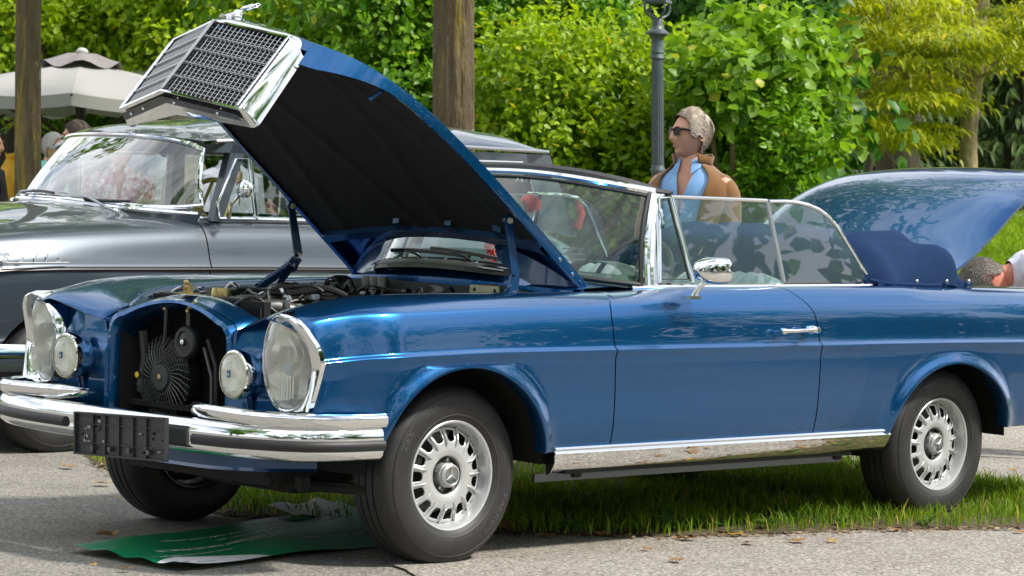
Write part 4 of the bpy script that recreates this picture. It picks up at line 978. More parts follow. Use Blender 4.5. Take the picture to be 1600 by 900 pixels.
# one sheet to the horizon
xs = np.concatenate([[-400, -150, -60], np.linspace(-25, 60, 86), [90, 160, 400]]); P = np.array([[(x, y, float(terr(x, y))-.012) for y in xs] for x in xs])
m = mat('asphalt_base', (.13, .125, .115), .85, noise=(1.3, .6, (.19, .18, .16)), bump=(80, .5, .01))
MB().grid(P, 'asphalt_base').build('ground', kind='structure')
def ground_mat(name, c1, c2, c3, agg, hue=None):
    m = mat(name, c1, .88); nt = m.node_tree; L = nt.links.new; b = nt.nodes['Principled BSDF']; tc = nt.nodes.new('ShaderNodeTexCoord')
    vo = nt.nodes.new('ShaderNodeTexVoronoi'); vo.inputs['Scale'].default_value = agg; L(tc.outputs['Object'], vo.inputs[0])
    n1 = nt.nodes.new('ShaderNodeTexNoise'); n1.inputs['Scale'].default_value = agg*.8; n1.inputs['Detail'].default_value = 6; n1.inputs['Roughness'].default_value = .8; L(tc.outputs['Object'], n1.inputs[0])
    n2 = nt.nodes.new('ShaderNodeTexNoise'); n2.inputs['Scale'].default_value = 1.6; n2.inputs['Detail'].default_value = 6; n2.inputs['Roughness'].default_value = .65; L(tc.outputs['Object'], n2.inputs[0])
    r1 = nt.nodes.new('ShaderNodeValToRGB'); r1.color_ramp.elements[0].position = .38; r1.color_ramp.elements[1].position = .62; r1.color_ramp.elements[0].color = (*c1, 1); r1.color_ramp.elements[1].color = (*c2, 1); L(n1.outputs[0], r1.inputs[0])
    r2 = nt.nodes.new('ShaderNodeValToRGB'); r2.color_ramp.elements[0].position = .42; r2.color_ramp.elements[1].position = .68; L(n2.outputs[0], r2.inputs[0])
    m1 = nt.nodes.new('ShaderNodeMix'); m1.data_type = 'RGBA'; m1.blend_type = 'MULTIPLY'; m1.inputs[7].default_value = (*c3, 1); L(r2.outputs[0], m1.inputs['Factor']); L(r1.outputs[0], m1.inputs[6])
    sp = nt.nodes.new('ShaderNodeSeparateColor'); L(vo.outputs['Color'], sp.inputs[0]); r3 = nt.nodes.new('ShaderNodeValToRGB'); r3.color_ramp.elements[0].position = .0; r3.color_ramp.elements[0].color = (.5, .48, .44, 1); r3.color_ramp.elements[1].color = (1.35, 1.33, 1.28, 1); L(sp.outputs[0], r3.inputs[0])
    m2 = nt.nodes.new('ShaderNodeMix'); m2.data_type = 'RGBA'; m2.blend_type = 'MULTIPLY'; m2.inputs['Factor'].default_value = 1; L(m1.outputs[2], m2.inputs[6]); L(r3.outputs[0], m2.inputs[7]); L(m2.outputs[2], b.inputs['Base Color'])
    bp = nt.nodes.new('ShaderNodeBump'); bp.inputs['Strength'].default_value = .9; bp.inputs['Distance'].default_value = .004; L(n1.outputs[0], bp.inputs['Height']); L(bp.outputs[0], b.inputs['Normal'])
ground_mat('asphalt_path', (.12, .115, .104), (.36, .35, .325), (.72, .72, .74), 115)
ground_mat('grit_path', (.14, .13, .115), (.46, .435, .40), (.84, .81, .78), 105)
ground_mat('soil', (.05, .036, .02), (.13, .10, .06), (.8, .8, .7), 60)
P = np.array([[(x, y, 0.0+.006*mnoise.noise(Vector((x*.8, y*.8, 2)))) for y in np.linspace(-11, 6, 60)] for x in np.linspace(-11, 12, 80)])
MB().grid(P, 'asphalt_path').build('path', kind='structure')
P = []
for t in np.linspace(0, 1, 160):     # paler sheet over one part of the path, with a ragged edge
    a = np.array([-1.6, -2.9])*(1-t)+np.array([.62, .35])*t; j = .05*mnoise.noise(Vector((t*30, 0, 7)))+.10*mnoise.noise(Vector((t*7, 0, 3))); q = a+np.array([.78, -.62])*j
    P.append([(q[0]+k*13*.86, q[1]+k*(-9.0), .0075+.006*mnoise.noise(Vector(((q[0]+k*11.2)*.8, (q[1]-k*9)*.8, 2)))) for k in np.linspace(0, 1, 60)])
MB().grid(np.array(P), 'grit_path').build('pale_path', kind='structure')
P = [[(x, y, .0085+.006*mnoise.noise(Vector((x*.8, y*.8, 2)))) for y in np.linspace(-1.4, 6, 40)] for x in np.linspace(3.4, 13, 50)]
MB().grid(np.array(P), 'grit_path').build('path_behind', kind='structure')
# far part of the path, behind the car to the right, and the raised lawn
def band(name, d0, d1, l0, l1, m, dz, nd_=30, nl=40):
    P = [];
    for d in np.linspace(d0, d1, nd_):
        row = []
        for l in np.linspace(l0, l1, nl):
            x = CAM[0]+FG[0]*d+FG[1]*l; y = CAM[1]+FG[1]*d-FG[0]*l; row.append((x, y, float(terr(x, y))+dz))
        P.append(row)
    return MB().grid(np.array(P), m).build(name, kind='structure')
mat('lawn_base', (.08, .15, .012), .9, noise=(2.5, .6, (.12, .17, .02)), bump=(60, .6, .03))
band('lawn', 17.5, 62, -14, 16, 'lawn_base', .004)
band('footpath', 41, 43.5, 2.5, 16, 'grit_path', .03)
# soil and turf of the grass island
edge_n = 400; t = np.linspace(0, 1, edge_n); cum = np.concatenate([[0], np.cumsum(np.linalg.norm(np.diff(np.vstack([GRASS, GRASS[:1]]), axis=0), axis=1))]); cum /= cum[-1]
gx = np.interp(t, cum, np.append(GRASS[:, 0], GRASS[0, 0])); gy = np.interp(t, cum, np.append(GRASS[:, 1], GRASS[0, 1]))
ctr_ = np.array([2.6, 1.6]); rows = []
for k, z in ((1.0, .001), (.985, .012), (.95, .020), (.6, .024), (.0, .024)):
    j = .02*mulnoise(gx, gy, 3.1)+.012*mulnoise(gx, gy, 11, 5)
    rows.append([(ctr_[0]+(a-ctr_[0])*k*(1+q), ctr_[1]+(b_-ctr_[1])*k*(1+q), z) for a, b_, q in zip(gx, gy, j)])
MB().grid(np.array(rows), 'soil').build('soil_strip', kind='structure')
# blades
mat('grass_blade', (.05, .12, .01), .55, tint=((.045, .13, .006), (.32, .48, .016), (.60, .48, .08)), trans=.5, spec=.3)
def leafmesh(name, P, Dr, Wd, ln, wd, tint, m, fold=.25, parent=None, kind=None, droop=0.0):
    """many small folded leaves: base point P, direction Dr, width direction Wd"""
    n = len(P); Dr = Dr/np.linalg.norm(Dr, axis=1)[:, None]; Wd = Wd-Dr*(Wd*Dr).sum(1)[:, None]; Wd /= np.linalg.norm(Wd, axis=1)[:, None]+1e-9; Nn = np.cross(Dr, Wd)
    ln = ln[:, None]; wd = wd[:, None]
    dz = np.array([0, 0, 1])*droop*ln; v0 = P; v1 = P+Dr*ln*.30+Wd*wd*.5; v5 = P+Dr*ln*.30-Wd*wd*.5; v2 = P+Dr*ln*.68+Wd*wd*.38-dz*.35; v4 = P+Dr*ln*.68-Wd*wd*.38-dz*.35; v3 = P+Dr*ln-Nn*ln*.12-dz; vm = P+Dr*ln*.48-Nn*wd*fold*.6-dz*.12
    V = np.stack([v0, v1, v2, v3, v4, v5, vm], 1).reshape(-1, 3); F = np.array([[0, 1, 6], [1, 2, 6], [2, 3, 6], [3, 4, 6], [4, 5, 6], [5, 0, 6]]); F = (F[None]+np.arange(n)[:, None, None]*7).reshape(-1, 3)
    return rawmesh(name, V, F, m, np.repeat(tint, 7), parent, kind)
def rawmesh(name, V, F, m, tint=None, parent=None, kind=None, smooth=False):
    me = D.meshes.new(name); k = F.shape[1]; me.vertices.add(len(V)); me.vertices.foreach_set('co', np.asarray(V, np.float32).ravel()); me.loops.add(F.size); me.loops.foreach_set('vertex_index', F.astype(np.int32).ravel())
    me.polygons.add(len(F)); me.polygons.foreach_set('loop_start', np.arange(0, F.size, k, dtype=np.int32)); me.polygons.foreach_set('loop_total', np.full(len(F), k, np.int32)); me.update(calc_edges=True)
    if tint is not None: a = me.attributes.new('tint', 'FLOAT', 'POINT'); a.data.foreach_set('value', np.clip(tint, 0, 1).astype(np.float32))
    me.materials.append(M[m]); o = D.objects.new(name, me); COL.objects.link(o); o.parent = parent; return tag(o, kind=kind)
def blades(name, x, y, z, hmin, hmax, w, tint, seed=1):
    g = np.random.default_rng(seed); n = len(x); h = g.uniform(hmin, hmax, n)*(1+.5*g.random(n)**4); a = g.uniform(0, 2*PI, n); lean = g.normal(0, .35, (n, 2))
    P = np.stack([x, y, z], 1); T = P+np.stack([lean[:, 0]*h, lean[:, 1]*h, h], 1); Mi = P+np.stack([lean[:, 0]*h*.28, lean[:, 1]*h*.28, h*.58], 1)
    W_ = np.stack([np.cos(a), np.sin(a), 0*a], 1)*(w*g.uniform(.6, 1.3, n))[:, None]*.5
    V = np.stack([P-W_, P+W_, Mi+W_*.8, Mi-W_*.8, T], 1).reshape(-1, 3); F = np.array([[0, 1, 2], [0, 2, 3], [3, 2, 4]]); F = (F[None]+np.arange(n)[:, None, None]*5).reshape(-1, 3)
    return rawmesh(name, V, F, 'grass_blade', np.repeat(tint, 5), None, 'stuff')
g = np.random.default_rng(3); N = 150000; x = g.uniform(.1, 6.2, N); y = g.uniform(-1.45, 5.9, N)
q = g.random(N); near = y < 1.2; keep = inpoly(x+.03*g.normal(size=N), y+.03*g.normal(size=N), GRASS) & (near | (q < .5)); x, y = x[keep], y[keep]
dn = mulnoise(x, y, 2.3); ed = ~inpoly(x, y-.16, GRASS) & (y < 1); keep = ((dn+.35*g.normal(size=len(x))) > -.30) & (~ed | (g.random(len(x)) < .62))
x, y, dn, ed = x[keep], y[keep], dn[keep], ed[keep]
tint = .45+.5*mulnoise(x, y, 1.7, 9)+.16*g.normal(size=len(x)); tint = np.where(g.random(len(x)) < .05, 1.0, np.clip(tint, 0, .9))
blades('grass', x, y, np.full(len(x), .018), .028, .070, .0055, tint)
# distant lawn blades
N = 60000; d = 18+30*g.random(N)**1.2; l = g.uniform(.5, 1, N)*d*.19+g.normal(0, .2, N); x = CAM[0]+FG[0]*d+FG[1]*l; y = CAM[1]+FG[1]*d-FG[0]*l; k = (d < 41) | (d > 43.5); x, y, d = x[k], y[k], d[k]
tint = .62+.35*mulnoise(x, y, .5, 4)+.15*g.normal(size=len(x)); blades('lawn_grass', x, y, terr(x, y), .05, .10, .022, np.clip(tint, 0, .9), 8)
# broad-leaved weeds along the edge and fallen leaves
mat('weed_leaf', (.05, .13, .02), .5, tint=((.03, .10, .01), (.10, .22, .03)), trans=.3)
mat('dead_leaf', (.25, .12, .04), .7, noise=(40, .7, (.42, .24, .10)), trans=.2)
mat('yellow_leaf', (.55, .33, .03), .6, noise=(40, .5, (.35, .18, .02)), trans=.25)
for i, (x, y, s) in enumerate([(1.36, -.60, .13), (1.50, -.63, .10), (.98, -.44, .10), (1.75, -.76, .08), (2.1, -.85, .07), (1.18, -.58, .08), (2.45, -1.0, .07)]):
    n = 9; a = g.uniform(0, 2*PI, n); Dr = np.stack([np.cos(a), np.sin(a), g.uniform(.5, 2.0, n)], 1); P_ = np.tile([x, y, .02], (n, 1))
    o = leafmesh('leaves', P_, Dr, np.stack([-np.sin(a), np.cos(a), 0*a], 1), g.uniform(.7, 1.1, n)*s, g.uniform(.25, .38, n)*s, g.random(n), 'weed_leaf', droop=.3)
    e = empty('weed', ['broad-leaved weed in the grass edge below the middle of the door', 'second broad-leaved weed just right of the tallest one', 'small weed in the grass close to the front tyre', 'small weed under the rear half of the sill', 'small weed left of the rear wheel', 'low weed at the path edge below the door gap', 'low weed in front of the rear tyre'][i], 'weed', group='weeds in the grass edge'); o.parent = e
def leaf(x, y, s, m, z=.008, rz=0, curl=.25, lab='', name='fallen_leaf'):
    b = MB(); out = []
    for k in range(18):
        a = 2*PI*k/18; r = s*.5*(1+.28*math.cos(5*a)-.10*math.cos(2*a))*(.9+.2*random.random()); out.append((r*math.cos(a)*1.2, r*math.sin(a)*.8, curl*r*abs(math.sin(a*1.5+rz))+.15*s*random.random()*curl))
    b.add([(0, 0, .002)]+out, [(0, k+1, (k+1) % 18+1) for k in range(18)], m); b.tube([(-s*.5, 0, .0), (-s*.85, .01, .01)], .0012, m, 4)
    o = b.build(name, None, None); o.location = (x, y, z); o.rotation_euler = (random.uniform(-.15, .15), random.uniform(-.15, .15), rz)
    tag(o, lab, 'leaf', 'fallen leaves on the ground'); return o
def gnd(px, py, z=0):
    d_ = FW+RT*(px-800)/FPX-UPV*(py-450)/FPX; return CAM+d_*((z-CAM[2])/d_[2])
LV = [(858, 838, .05, 'dead_leaf', 'small brown leaf at the grass edge just right of the front tyre'), (1095, 826, .07, 'dead_leaf', 'tan leaf in the grass under the middle of the door'), (1150, 836, .05, 'yellow_leaf', 'small yellow leaf on the soil edge below the sill'), (1395, 828, .05, 'dead_leaf', 'dry leaf on the soil in front of the rear tyre'), (1480, 826, .04, 'dead_leaf', 'dry leaf on the soil behind the rear tyre'), (1300, 846, .04, 'yellow_leaf', 'yellowish leaf on the path in front of the rear wheel'), (1010, 858, .03, 'dead_leaf', 'tiny brown leaf on the path below the door gap'), (168, 838, .07, 'dead_leaf', 'curled brown leaf on the path above the left end of the banner'), (160, 756, .06, 'dead_leaf', 'brown leaf lying left of the far front tyre'), (185, 778, .03, 'yellow_leaf', 'small orange leaf beside the far front tyre'), (105, 729, .06, 'dead_leaf', 'flat brown leaf on the path below the left bumper end'), (73, 811, .025, 'dead_leaf', 'tiny pale leaf on the bare path at the left'), (12, 821, .02, 'dead_leaf', 'tiny leaf at the far left edge of the path'), (148, 883, .02, 'yellow_leaf', 'tiny yellow leaf below the left tip of the banner'), (195, 889, .035, 'dead_leaf', 'small brown leaf below the banner at the bottom edge'),
      (793, 829, .10, 'dead_leaf', 'large crumpled tan leaf against the front tyre'), (903, 829, .06, 'yellow_leaf', 'yellow curled leaf in the grass edge right of the front tyre'), (990, 832, .07, 'dead_leaf', 'reddish brown leaf at the grass edge under the door gap'), (1040, 818, .06, 'dead_leaf', 'brown leaf standing up in the grass under the door'), (1075, 842, .06, 'dead_leaf', 'flat tan leaf where the grass meets the path'), (1170, 849, .05, 'dead_leaf', 'light brown leaf on the path below the middle of the sill'), (1246, 846, .06, 'dead_leaf', 'orange brown leaf on the path left of the rear wheel'), (1180, 815, .07, 'dead_leaf', 'crumpled leaf in the grass below the sill'), (1231, 805, .08, 'dead_leaf', 'pale twisted leaf in the grass before the rear wheel'), (1265, 812, .05, 'dead_leaf', 'small pale leaf right of the twisted one'), (1057, 876, .05, 'dead_leaf', 'lone brown leaf on the path near the bottom edge'), (1583, 734, .03, 'yellow_leaf', 'small orange leaf on the path behind the rear wheel'), (1130, 832, .04, 'dead_leaf', 'small leaf half hidden at the grass edge'), (1330, 822, .05, 'dead_leaf', 'pale leaf at the foot of the grass near the rear wheel'), (940, 835, .05, 'dead_leaf', 'brown leaf between the tyre and the door gap'), (1590, 832, .04, 'dead_leaf', 'small leaf at the right end of the grass')]
for px, py, s, m_, lab in LV: q = gnd(px, py, .012); leaf(q[0], q[1], s*1.1, m_, .014 if py > 700 else .02, random.uniform(0, 6), .5 if s > .06 else .2, lab)
# small dead bits along the soil edge
g2 = np.random.default_rng(12); n = 2600; k = g2.integers(0, edge_n, n); off = np.abs(g2.normal(0, .05, n)); dirx = gx[k]-ctr_[0]; diry = gy[k]-ctr_[1]; nn = np.hypot(dirx, diry); P_ = np.stack([gx[k]+(dirx/nn)*(.05-off*1.6), gy[k]+(diry/nn)*(.05-off*1.6), np.full(n, .010)], 1)
k = P_[:, 1] < 2.5; P_ = P_[k]; n = len(P_); a = g2.uniform(0, 2*PI, n); Dr = np.stack([np.cos(a), np.sin(a), g2.uniform(-.1, .3, n)], 1)
mat('litter_bits', (.2, .12, .05), .8, tint=((.08, .045, .02), (.34, .24, .13)))
leafmesh('leaf_litter', P_, Dr, np.stack([-np.sin(a), np.cos(a), .3+0*a], 1), g2.uniform(.008, .045, n), g2.uniform(.005, .025, n), g2.random(n), 'litter_bits', kind='stuff')
# -------- green vinyl banner lying under the front of the car
BC = [gnd(118, 858), gnd(300, 890), gnd(640, 845), gnd(545, 790)]     # tip, near corner, under the tyre, far corner
BC = [np.array([-.955, .105]), np.array([-.93, -.50]), np.array([.30, -.30]), np.array([.66, .55])]
def bpt(u, v, dz=0):     # u along the length, v from far edge (0) to near edge (1)
    p = (BC[0]*(1-u)+BC[3]*u)*(1-v)+(BC[1]*(1-u)+BC[2]*u)*v
    z = .012+.010*(1+math.sin(u*11+v*2.3))*.6+.005*math.sin(v*7+u*5)+.006*math.exp(-(u/.06)**2)*(1+math.sin(v*21))+.045*max(0, u-.78)/.22*(1-v)
    return (p[0], p[1], max(z, .006)+dz)
ban = empty('banner', 'green vinyl banner with white lettering lying crumpled under the front of the blue car', 'banner', (0, 0, 0))
P = [[bpt(u, v) for v in np.linspace(0, 1, 40)] for u in np.linspace(0, 1, 90)]; MB().grid(np.array(P), 'banner_green').build('sheet', None, ban)
b = MB(); P = [[bpt(.07+.17*u*(1), 1-(.18*v*math.sin(min(1, u*2.2)*PI/2)*(1-.55*u)), .0015) for v in np.linspace(0, 1, 8)] for u in np.linspace(0, 1, 24)]
P = [[bpt(.002+.36*u, 1-(.34*v)*max(0, 1-abs(u-.35)/.65)**.7, .0018) for v in np.linspace(0, 1, 8)] for u in np.linspace(0, 1, 24)]; b.grid(np.array(P), 'banner_white')
b.build('white_panel', None, ban)
P = [[tuple(np.array(bpt(.74+.17*u+.04*v, -.10+.24*v+.10*u, .012))+np.array([0, 0, .022*(1-v)+.010*math.sin(u*7+v)])) for v in np.linspace(0, 1, 8)] for u in np.linspace(0, 1, 16)]
MB().grid(np.array(P), 'banner_white').build('folded_corner', None, ban)
b = MB(); r5 = random.Random(9)
def scrawl(u0, u1, v, h, dens=1.0):
    u = u0
    while u < u1:
        wl = r5.uniform(.03, .08)
        q = u
        while q < u+wl:
            p0 = (q, v+r5.uniform(-.2, .2)*h); 
            for (du, dv, eu, ev) in ((0, -h*.65, .0045, h*.6), (.001, h*.15, .0078, h*.6)) if r5.random() < .6 else ((0, -h*.2, .0045, h*.6), (0, -.25*h, .0078, .2*h)):
                b.add([bpt(p0[0]+du, p0[1]+dv, .0016), bpt(p0[0]+eu, p0[1]+dv, .0016), bpt(p0[0]+eu+.001, p0[1]+ev, .0016), bpt(p0[0]+du+.001, p0[1]+ev, .0016)], [(0, 1, 2, 3)], 'white_print', False)
            q += r5.uniform(.007, .011)
        u += wl+.014
scrawl(.02, .30, .62, .018); scrawl(.02, .20, .80, .014); scrawl(.14, .62, .46, .034); scrawl(.24, .50, .22, .018); scrawl(.42, .60, .32, .018); scrawl(.45, .68, .42, .016); scrawl(.46, .70, .52, .016)
scrawl(.55, .85, .22, .02); scrawl(.58, .9, .30, .02); scrawl(.60, .85, .60, .016); scrawl(.62, .9, .70, .02); scrawl(.60, .85, .12, .018)
tag(b.build('printed_lines', None, ban), kind='stuff')
vs, fs = textmesh('DAS', .045); b = MB(); b.add([bpt(.135-v_.y*0+v_.x*.8, .945-v_.y*1.0, .0035) for v_ in vs], fs, 'banner_green', False); b.add([bpt(.045, .88, .0035), bpt(.085, .875, .0035), bpt(.07, .93, .0035)], [(0, 1, 2)], 'banner_green', False); b.build('printed_mark', None, ban)
# ================================================================== trees, shrubs
mat('bark', (.17, .125, .065), .9, noise=(11, .7, (.06, .048, .026)), bump=(26, 1.0, .06), stretch=(1, 1, .22))
mat('bark_pale', (.42, .33, .17), .85, noise=(7, .8, (.10, .09, .06)), bump=(20, .8, .03), stretch=(1, 1, .5))
mat('bark_dark', (.035, .028, .018), .95, noise=(6, .6, (.07, .055, .03)), bump=(20, .8, .03), stretch=(1, 1, .3))
def barkplus(name, moss, mossamt, sc):
    m = M[name]; nt = m.node_tree; L = nt.links.new; b = nt.nodes['Principled BSDF']; src = b.inputs['Base Color'].links[0].from_socket
    tc = nt.nodes.new('ShaderNodeTexCoord'); mp = nt.nodes.new('ShaderNodeMapping'); mp.inputs['Scale'].default_value = sc; L(tc.outputs['Object'], mp.inputs[0])
    n = nt.nodes.new('ShaderNodeTexNoise'); n.inputs['Scale'].default_value = 5; n.inputs['Detail'].default_value = 8; n.inputs['Roughness'].default_value = .75; L(mp.outputs[0], n.inputs[0])
    r = nt.nodes.new('ShaderNodeValToRGB'); r.color_ramp.elements[0].position = mossamt; r.color_ramp.elements[1].position = mossamt+.05; L(n.outputs[0], r.inputs[0])
    x = nt.nodes.new('ShaderNodeMix'); x.data_type = 'RGBA'; L(r.outputs[0], x.inputs['Factor']); L(src, x.inputs[6]); x.inputs[7].default_value = (*moss, 1)
    v = nt.nodes.new('ShaderNodeTexNoise'); v.inputs['Scale'].default_value = 7; v.inputs['Detail'].default_value = 3; L(tc.outputs['Object'], v.inputs[0]); r2 = nt.nodes.new('ShaderNodeValToRGB'); r2.color_ramp.elements[0].position = .66; r2.color_ramp.elements[1].position = .68; L(v.outputs[0], r2.inputs[0])
    y = nt.nodes.new('ShaderNodeMix'); y.data_type = 'RGBA'; L(r2.outputs[0], y.inputs['Factor']); L(x.outputs[2], y.inputs[6]); y.inputs[7].default_value = (.34, .36, .30, 1); L(y.outputs[2], b.inputs['Base Color'])
barkplus('bark', (.26, .19, .03), .565, (2.2, 2.2, .22)); barkplus('bark_pale', (.38, .28, .05), .56, (1, 1, .6))
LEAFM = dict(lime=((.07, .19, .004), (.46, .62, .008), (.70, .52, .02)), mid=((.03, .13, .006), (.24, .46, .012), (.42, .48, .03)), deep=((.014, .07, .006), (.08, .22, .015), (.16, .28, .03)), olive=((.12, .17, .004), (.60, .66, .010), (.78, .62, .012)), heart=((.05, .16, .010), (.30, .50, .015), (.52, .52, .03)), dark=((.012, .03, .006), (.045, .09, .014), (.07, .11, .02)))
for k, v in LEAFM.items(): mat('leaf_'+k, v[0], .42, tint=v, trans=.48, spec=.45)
def rvec(g, n): v = g.normal(size=(n, 3)); return v/np.linalg.norm(v, axis=1)[:, None]
def crown(name, blobs, n, ln, m, parent, seed, wr=.55, up=.5, shell=.55, flat=1.0, droop=.25, tb=0.0, kind=None, sq=1.0):
    """leaves in twig-sized sprays through the outer volume of every blob (x,y,z,r)"""
    g = np.random.default_rng(seed); B = np.array(blobs); wgt = B[:, 3]**2; k = g.choice(len(B), n//9+1, p=wgt/wgt.sum())
    dv = rvec(g, len(k)); rad = B[k, 3]*(shell+(1-shell)*g.random(len(k))**.6)*(1+.10*g.normal(size=len(k))); C0 = B[k, :3]+dv*rad[:, None]*np.array([1, 1, sq])
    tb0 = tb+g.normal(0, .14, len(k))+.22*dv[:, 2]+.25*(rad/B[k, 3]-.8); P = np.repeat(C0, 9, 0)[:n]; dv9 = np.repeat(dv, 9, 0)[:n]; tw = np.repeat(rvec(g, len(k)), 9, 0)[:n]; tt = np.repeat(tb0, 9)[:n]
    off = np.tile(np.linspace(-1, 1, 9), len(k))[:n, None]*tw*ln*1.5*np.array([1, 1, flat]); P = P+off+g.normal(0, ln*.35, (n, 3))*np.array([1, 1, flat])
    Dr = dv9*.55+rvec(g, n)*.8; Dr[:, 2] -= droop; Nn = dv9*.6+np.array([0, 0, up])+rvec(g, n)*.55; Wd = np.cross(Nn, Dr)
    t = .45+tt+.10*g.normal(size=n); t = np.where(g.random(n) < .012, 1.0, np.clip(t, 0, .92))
    return leafmesh(name, P, Dr, Wd, ln*g.uniform(.7, 1.25, n), ln*wr*g.uniform(.8, 1.2, n), t, m, parent=parent, kind=kind)
def trunk(path, r, m, parent, name='trunk', n=14, rough=.04):
    P = [Vector(p) for p in path]; b = MB(); K = max(2, int(sum((P[i+1]-P[i]).length for i in range(len(P)-1))/.12)); A = smooth([(p.x, p.y, p.z, rr) for p, rr in zip(P, r)], K) if len(P) > 2 else np.array([[*(P[0].lerp(P[1], t)), r[0]+(r[1]-r[0])*t] for t in np.linspace(0, 1, K)])
    rows = []
    for p in A:
        row = []
        for j in range(n*2):
            q = 2*PI*j/(n*2); rr = p[3]*(1+rough*2*mnoise.noise(Vector((math.cos(q)*3, math.sin(q)*3, p[2]*1.2+p[0])))+rough*math.sin(q*7+p[2]*2)*.5+rough*.55*mnoise.noise(Vector((math.cos(q)*11, math.sin(q)*11, p[2]*5)))); row.append((p[0]+rr*math.cos(q), p[1]+rr*math.sin(q), p[2]))
        rows.append(row)
    b.grid(np.array(rows), m, cv=True); return b.build(name, None, parent)
def bl(px, py, d, r, jit=0): p = at(px, py, d); return (p[0], p[1], p[2], r)
def rb(g, px0, px1, py0, py1, d0, d1, r0, r1, n): return [bl(g.uniform(px0, px1), g.uniform(py0, py1), g.uniform(d0, d1), g.uniform(r0, r1)) for _ in range(n)]
g = np.random.default_rng(21)
SH = [  # (label, px range, py range, depth range, blob radii, blobs, leaves, leaf length, material, tint bias)
 ('bright yellow green shrub filling the upper left behind the parasols', (-60, 330), (-90, 120), (25, 27), (.35, .75), 26, 11000, .105, 'leaf_lime', .16),
 ('tall yellow green shrub behind the raised grille', (240, 560), (-90, 110), (25.5, 27.5), (.35, .75), 24, 9500, .11, 'leaf_lime', .05),
 ('low dark green shrub beside the grey-haired man in the mint shirt', (60, 420), (170, 330), (26, 28), (.3, .55), 26, 7500, .085, 'leaf_mid', -.10),
 ('mid green shrub left of the middle trunk', (520, 700), (-80, 250), (24, 26), (.35, .7), 22, 8500, .11, 'leaf_mid', .05),
 ('dark leafy shrub right of the middle trunk', (700, 930), (-80, 190), (25, 27), (.35, .75), 24, 9500, .115, 'leaf_mid', -.12),
 ('yellow topped shrub left of the lamp post', (780, 1010), (90, 330), (22.5, 24), (.3, .6), 24, 9500, .095, 'leaf_lime', -.02),
 ('dense small-leaved shrub behind the man in the brown jacket', (960, 1230), (110, 360), (22, 24), (.3, .6), 28, 11500, .085, 'leaf_lime', .0),
 ('shrub with big heart-shaped leaves right of the lamp post', (1090, 1290), (50, 240), (21.3, 22.8), (.22, .42), 22, 3600, .135, 'leaf_heart', .05),
 ('dark shrub in the gap above the heart-leaved shrub', (880, 1200), (-80, 90), (27, 29), (.5, .9), 16, 6500, .13, 'leaf_deep', .1),
 ('small leaved shrub right of the brown jacket', (1120, 1270), (180, 380), (21.5, 23), (.22, .42), 20, 6000, .085, 'leaf_mid', .10),
 ('low dark shrub showing behind the windscreen', (520, 1000), (290, 430), (23, 25), (.35, .6), 26, 6500, .11, 'leaf_mid', -.15)]
for i, (lab, X, Y, Dd, Rr, nb, nl, ln, m_, tb) in enumerate(SH):
    B = rb(g, X[0], X[1], Y[0], Y[1], Dd[0], Dd[1], Rr[0], Rr[1], nb); c = np.mean([b_[:3] for b_ in B], axis=0); gz = float(terr(c[0], c[1]))
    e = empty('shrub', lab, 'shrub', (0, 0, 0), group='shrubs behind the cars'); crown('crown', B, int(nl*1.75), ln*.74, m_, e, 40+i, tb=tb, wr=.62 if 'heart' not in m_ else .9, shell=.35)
    g6 = np.random.default_rng(70+i)
    for k in range(4):
        q = B[g6.integers(0, len(B))]; trunk([(c[0]+g6.normal(0, .15), c[1]+g6.normal(0, .15), gz-.05), tuple((np.array(q[:3])+[c[0], c[1], gz])/2+g6.normal(0, .1, 3)), q[:3]], [.035, .025, .01], 'bark', e, 'stem', 5)
# solid shade of the wood behind them
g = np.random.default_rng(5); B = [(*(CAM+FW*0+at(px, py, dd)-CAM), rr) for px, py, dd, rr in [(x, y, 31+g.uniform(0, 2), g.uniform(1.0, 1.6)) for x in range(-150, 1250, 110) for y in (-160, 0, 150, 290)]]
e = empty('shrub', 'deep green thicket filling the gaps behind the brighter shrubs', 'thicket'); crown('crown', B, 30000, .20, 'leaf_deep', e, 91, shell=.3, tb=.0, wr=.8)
# conifers at the right
def conifer(px, d, h, r, lab, seed, ang0=0):
    g = np.random.default_rng(seed); c = at(px, 300, d); z0 = float(terr(c[0], c[1])); e = empty('conifer_tree', lab, 'conifer', (0, 0, 0), group='dark conifers at the right')
    trunk([(c[0], c[1], z0-.1), (c[0], c[1], z0+h)], [.26, .03], 'bark_dark', e, n=8)
    n = 9000; t = g.random(n)**.8; a = g.uniform(0, 2*PI, n); lev = np.round(t*h/.42)*.42; rr = r*(1-lev/h)*(.25+.75*g.random(n)); P = np.stack([c[0]+rr*np.cos(a), c[1]+rr*np.sin(a), z0+.3+lev-.22*rr+g.normal(0, .05, n)], 1)
    Dr = np.stack([np.cos(a), np.sin(a), -.75+.2*g.normal(size=n)], 1)+.35*g.normal(size=(n, 3)); Wd = np.stack([-np.sin(a), np.cos(a), .2*g.normal(size=n)], 1)
    leafmesh('crown', P, Dr, Wd, g.uniform(.18, .34, n), g.uniform(.05, .10, n), .5+.2*(rr/r-.5)+.15*g.normal(size=n), 'leaf_coni', parent=e, droop=.2)
mat('leaf_coni', (.02, .05, .01), .6, tint=((.014, .035, .006), (.075, .14, .014)), trans=.3)
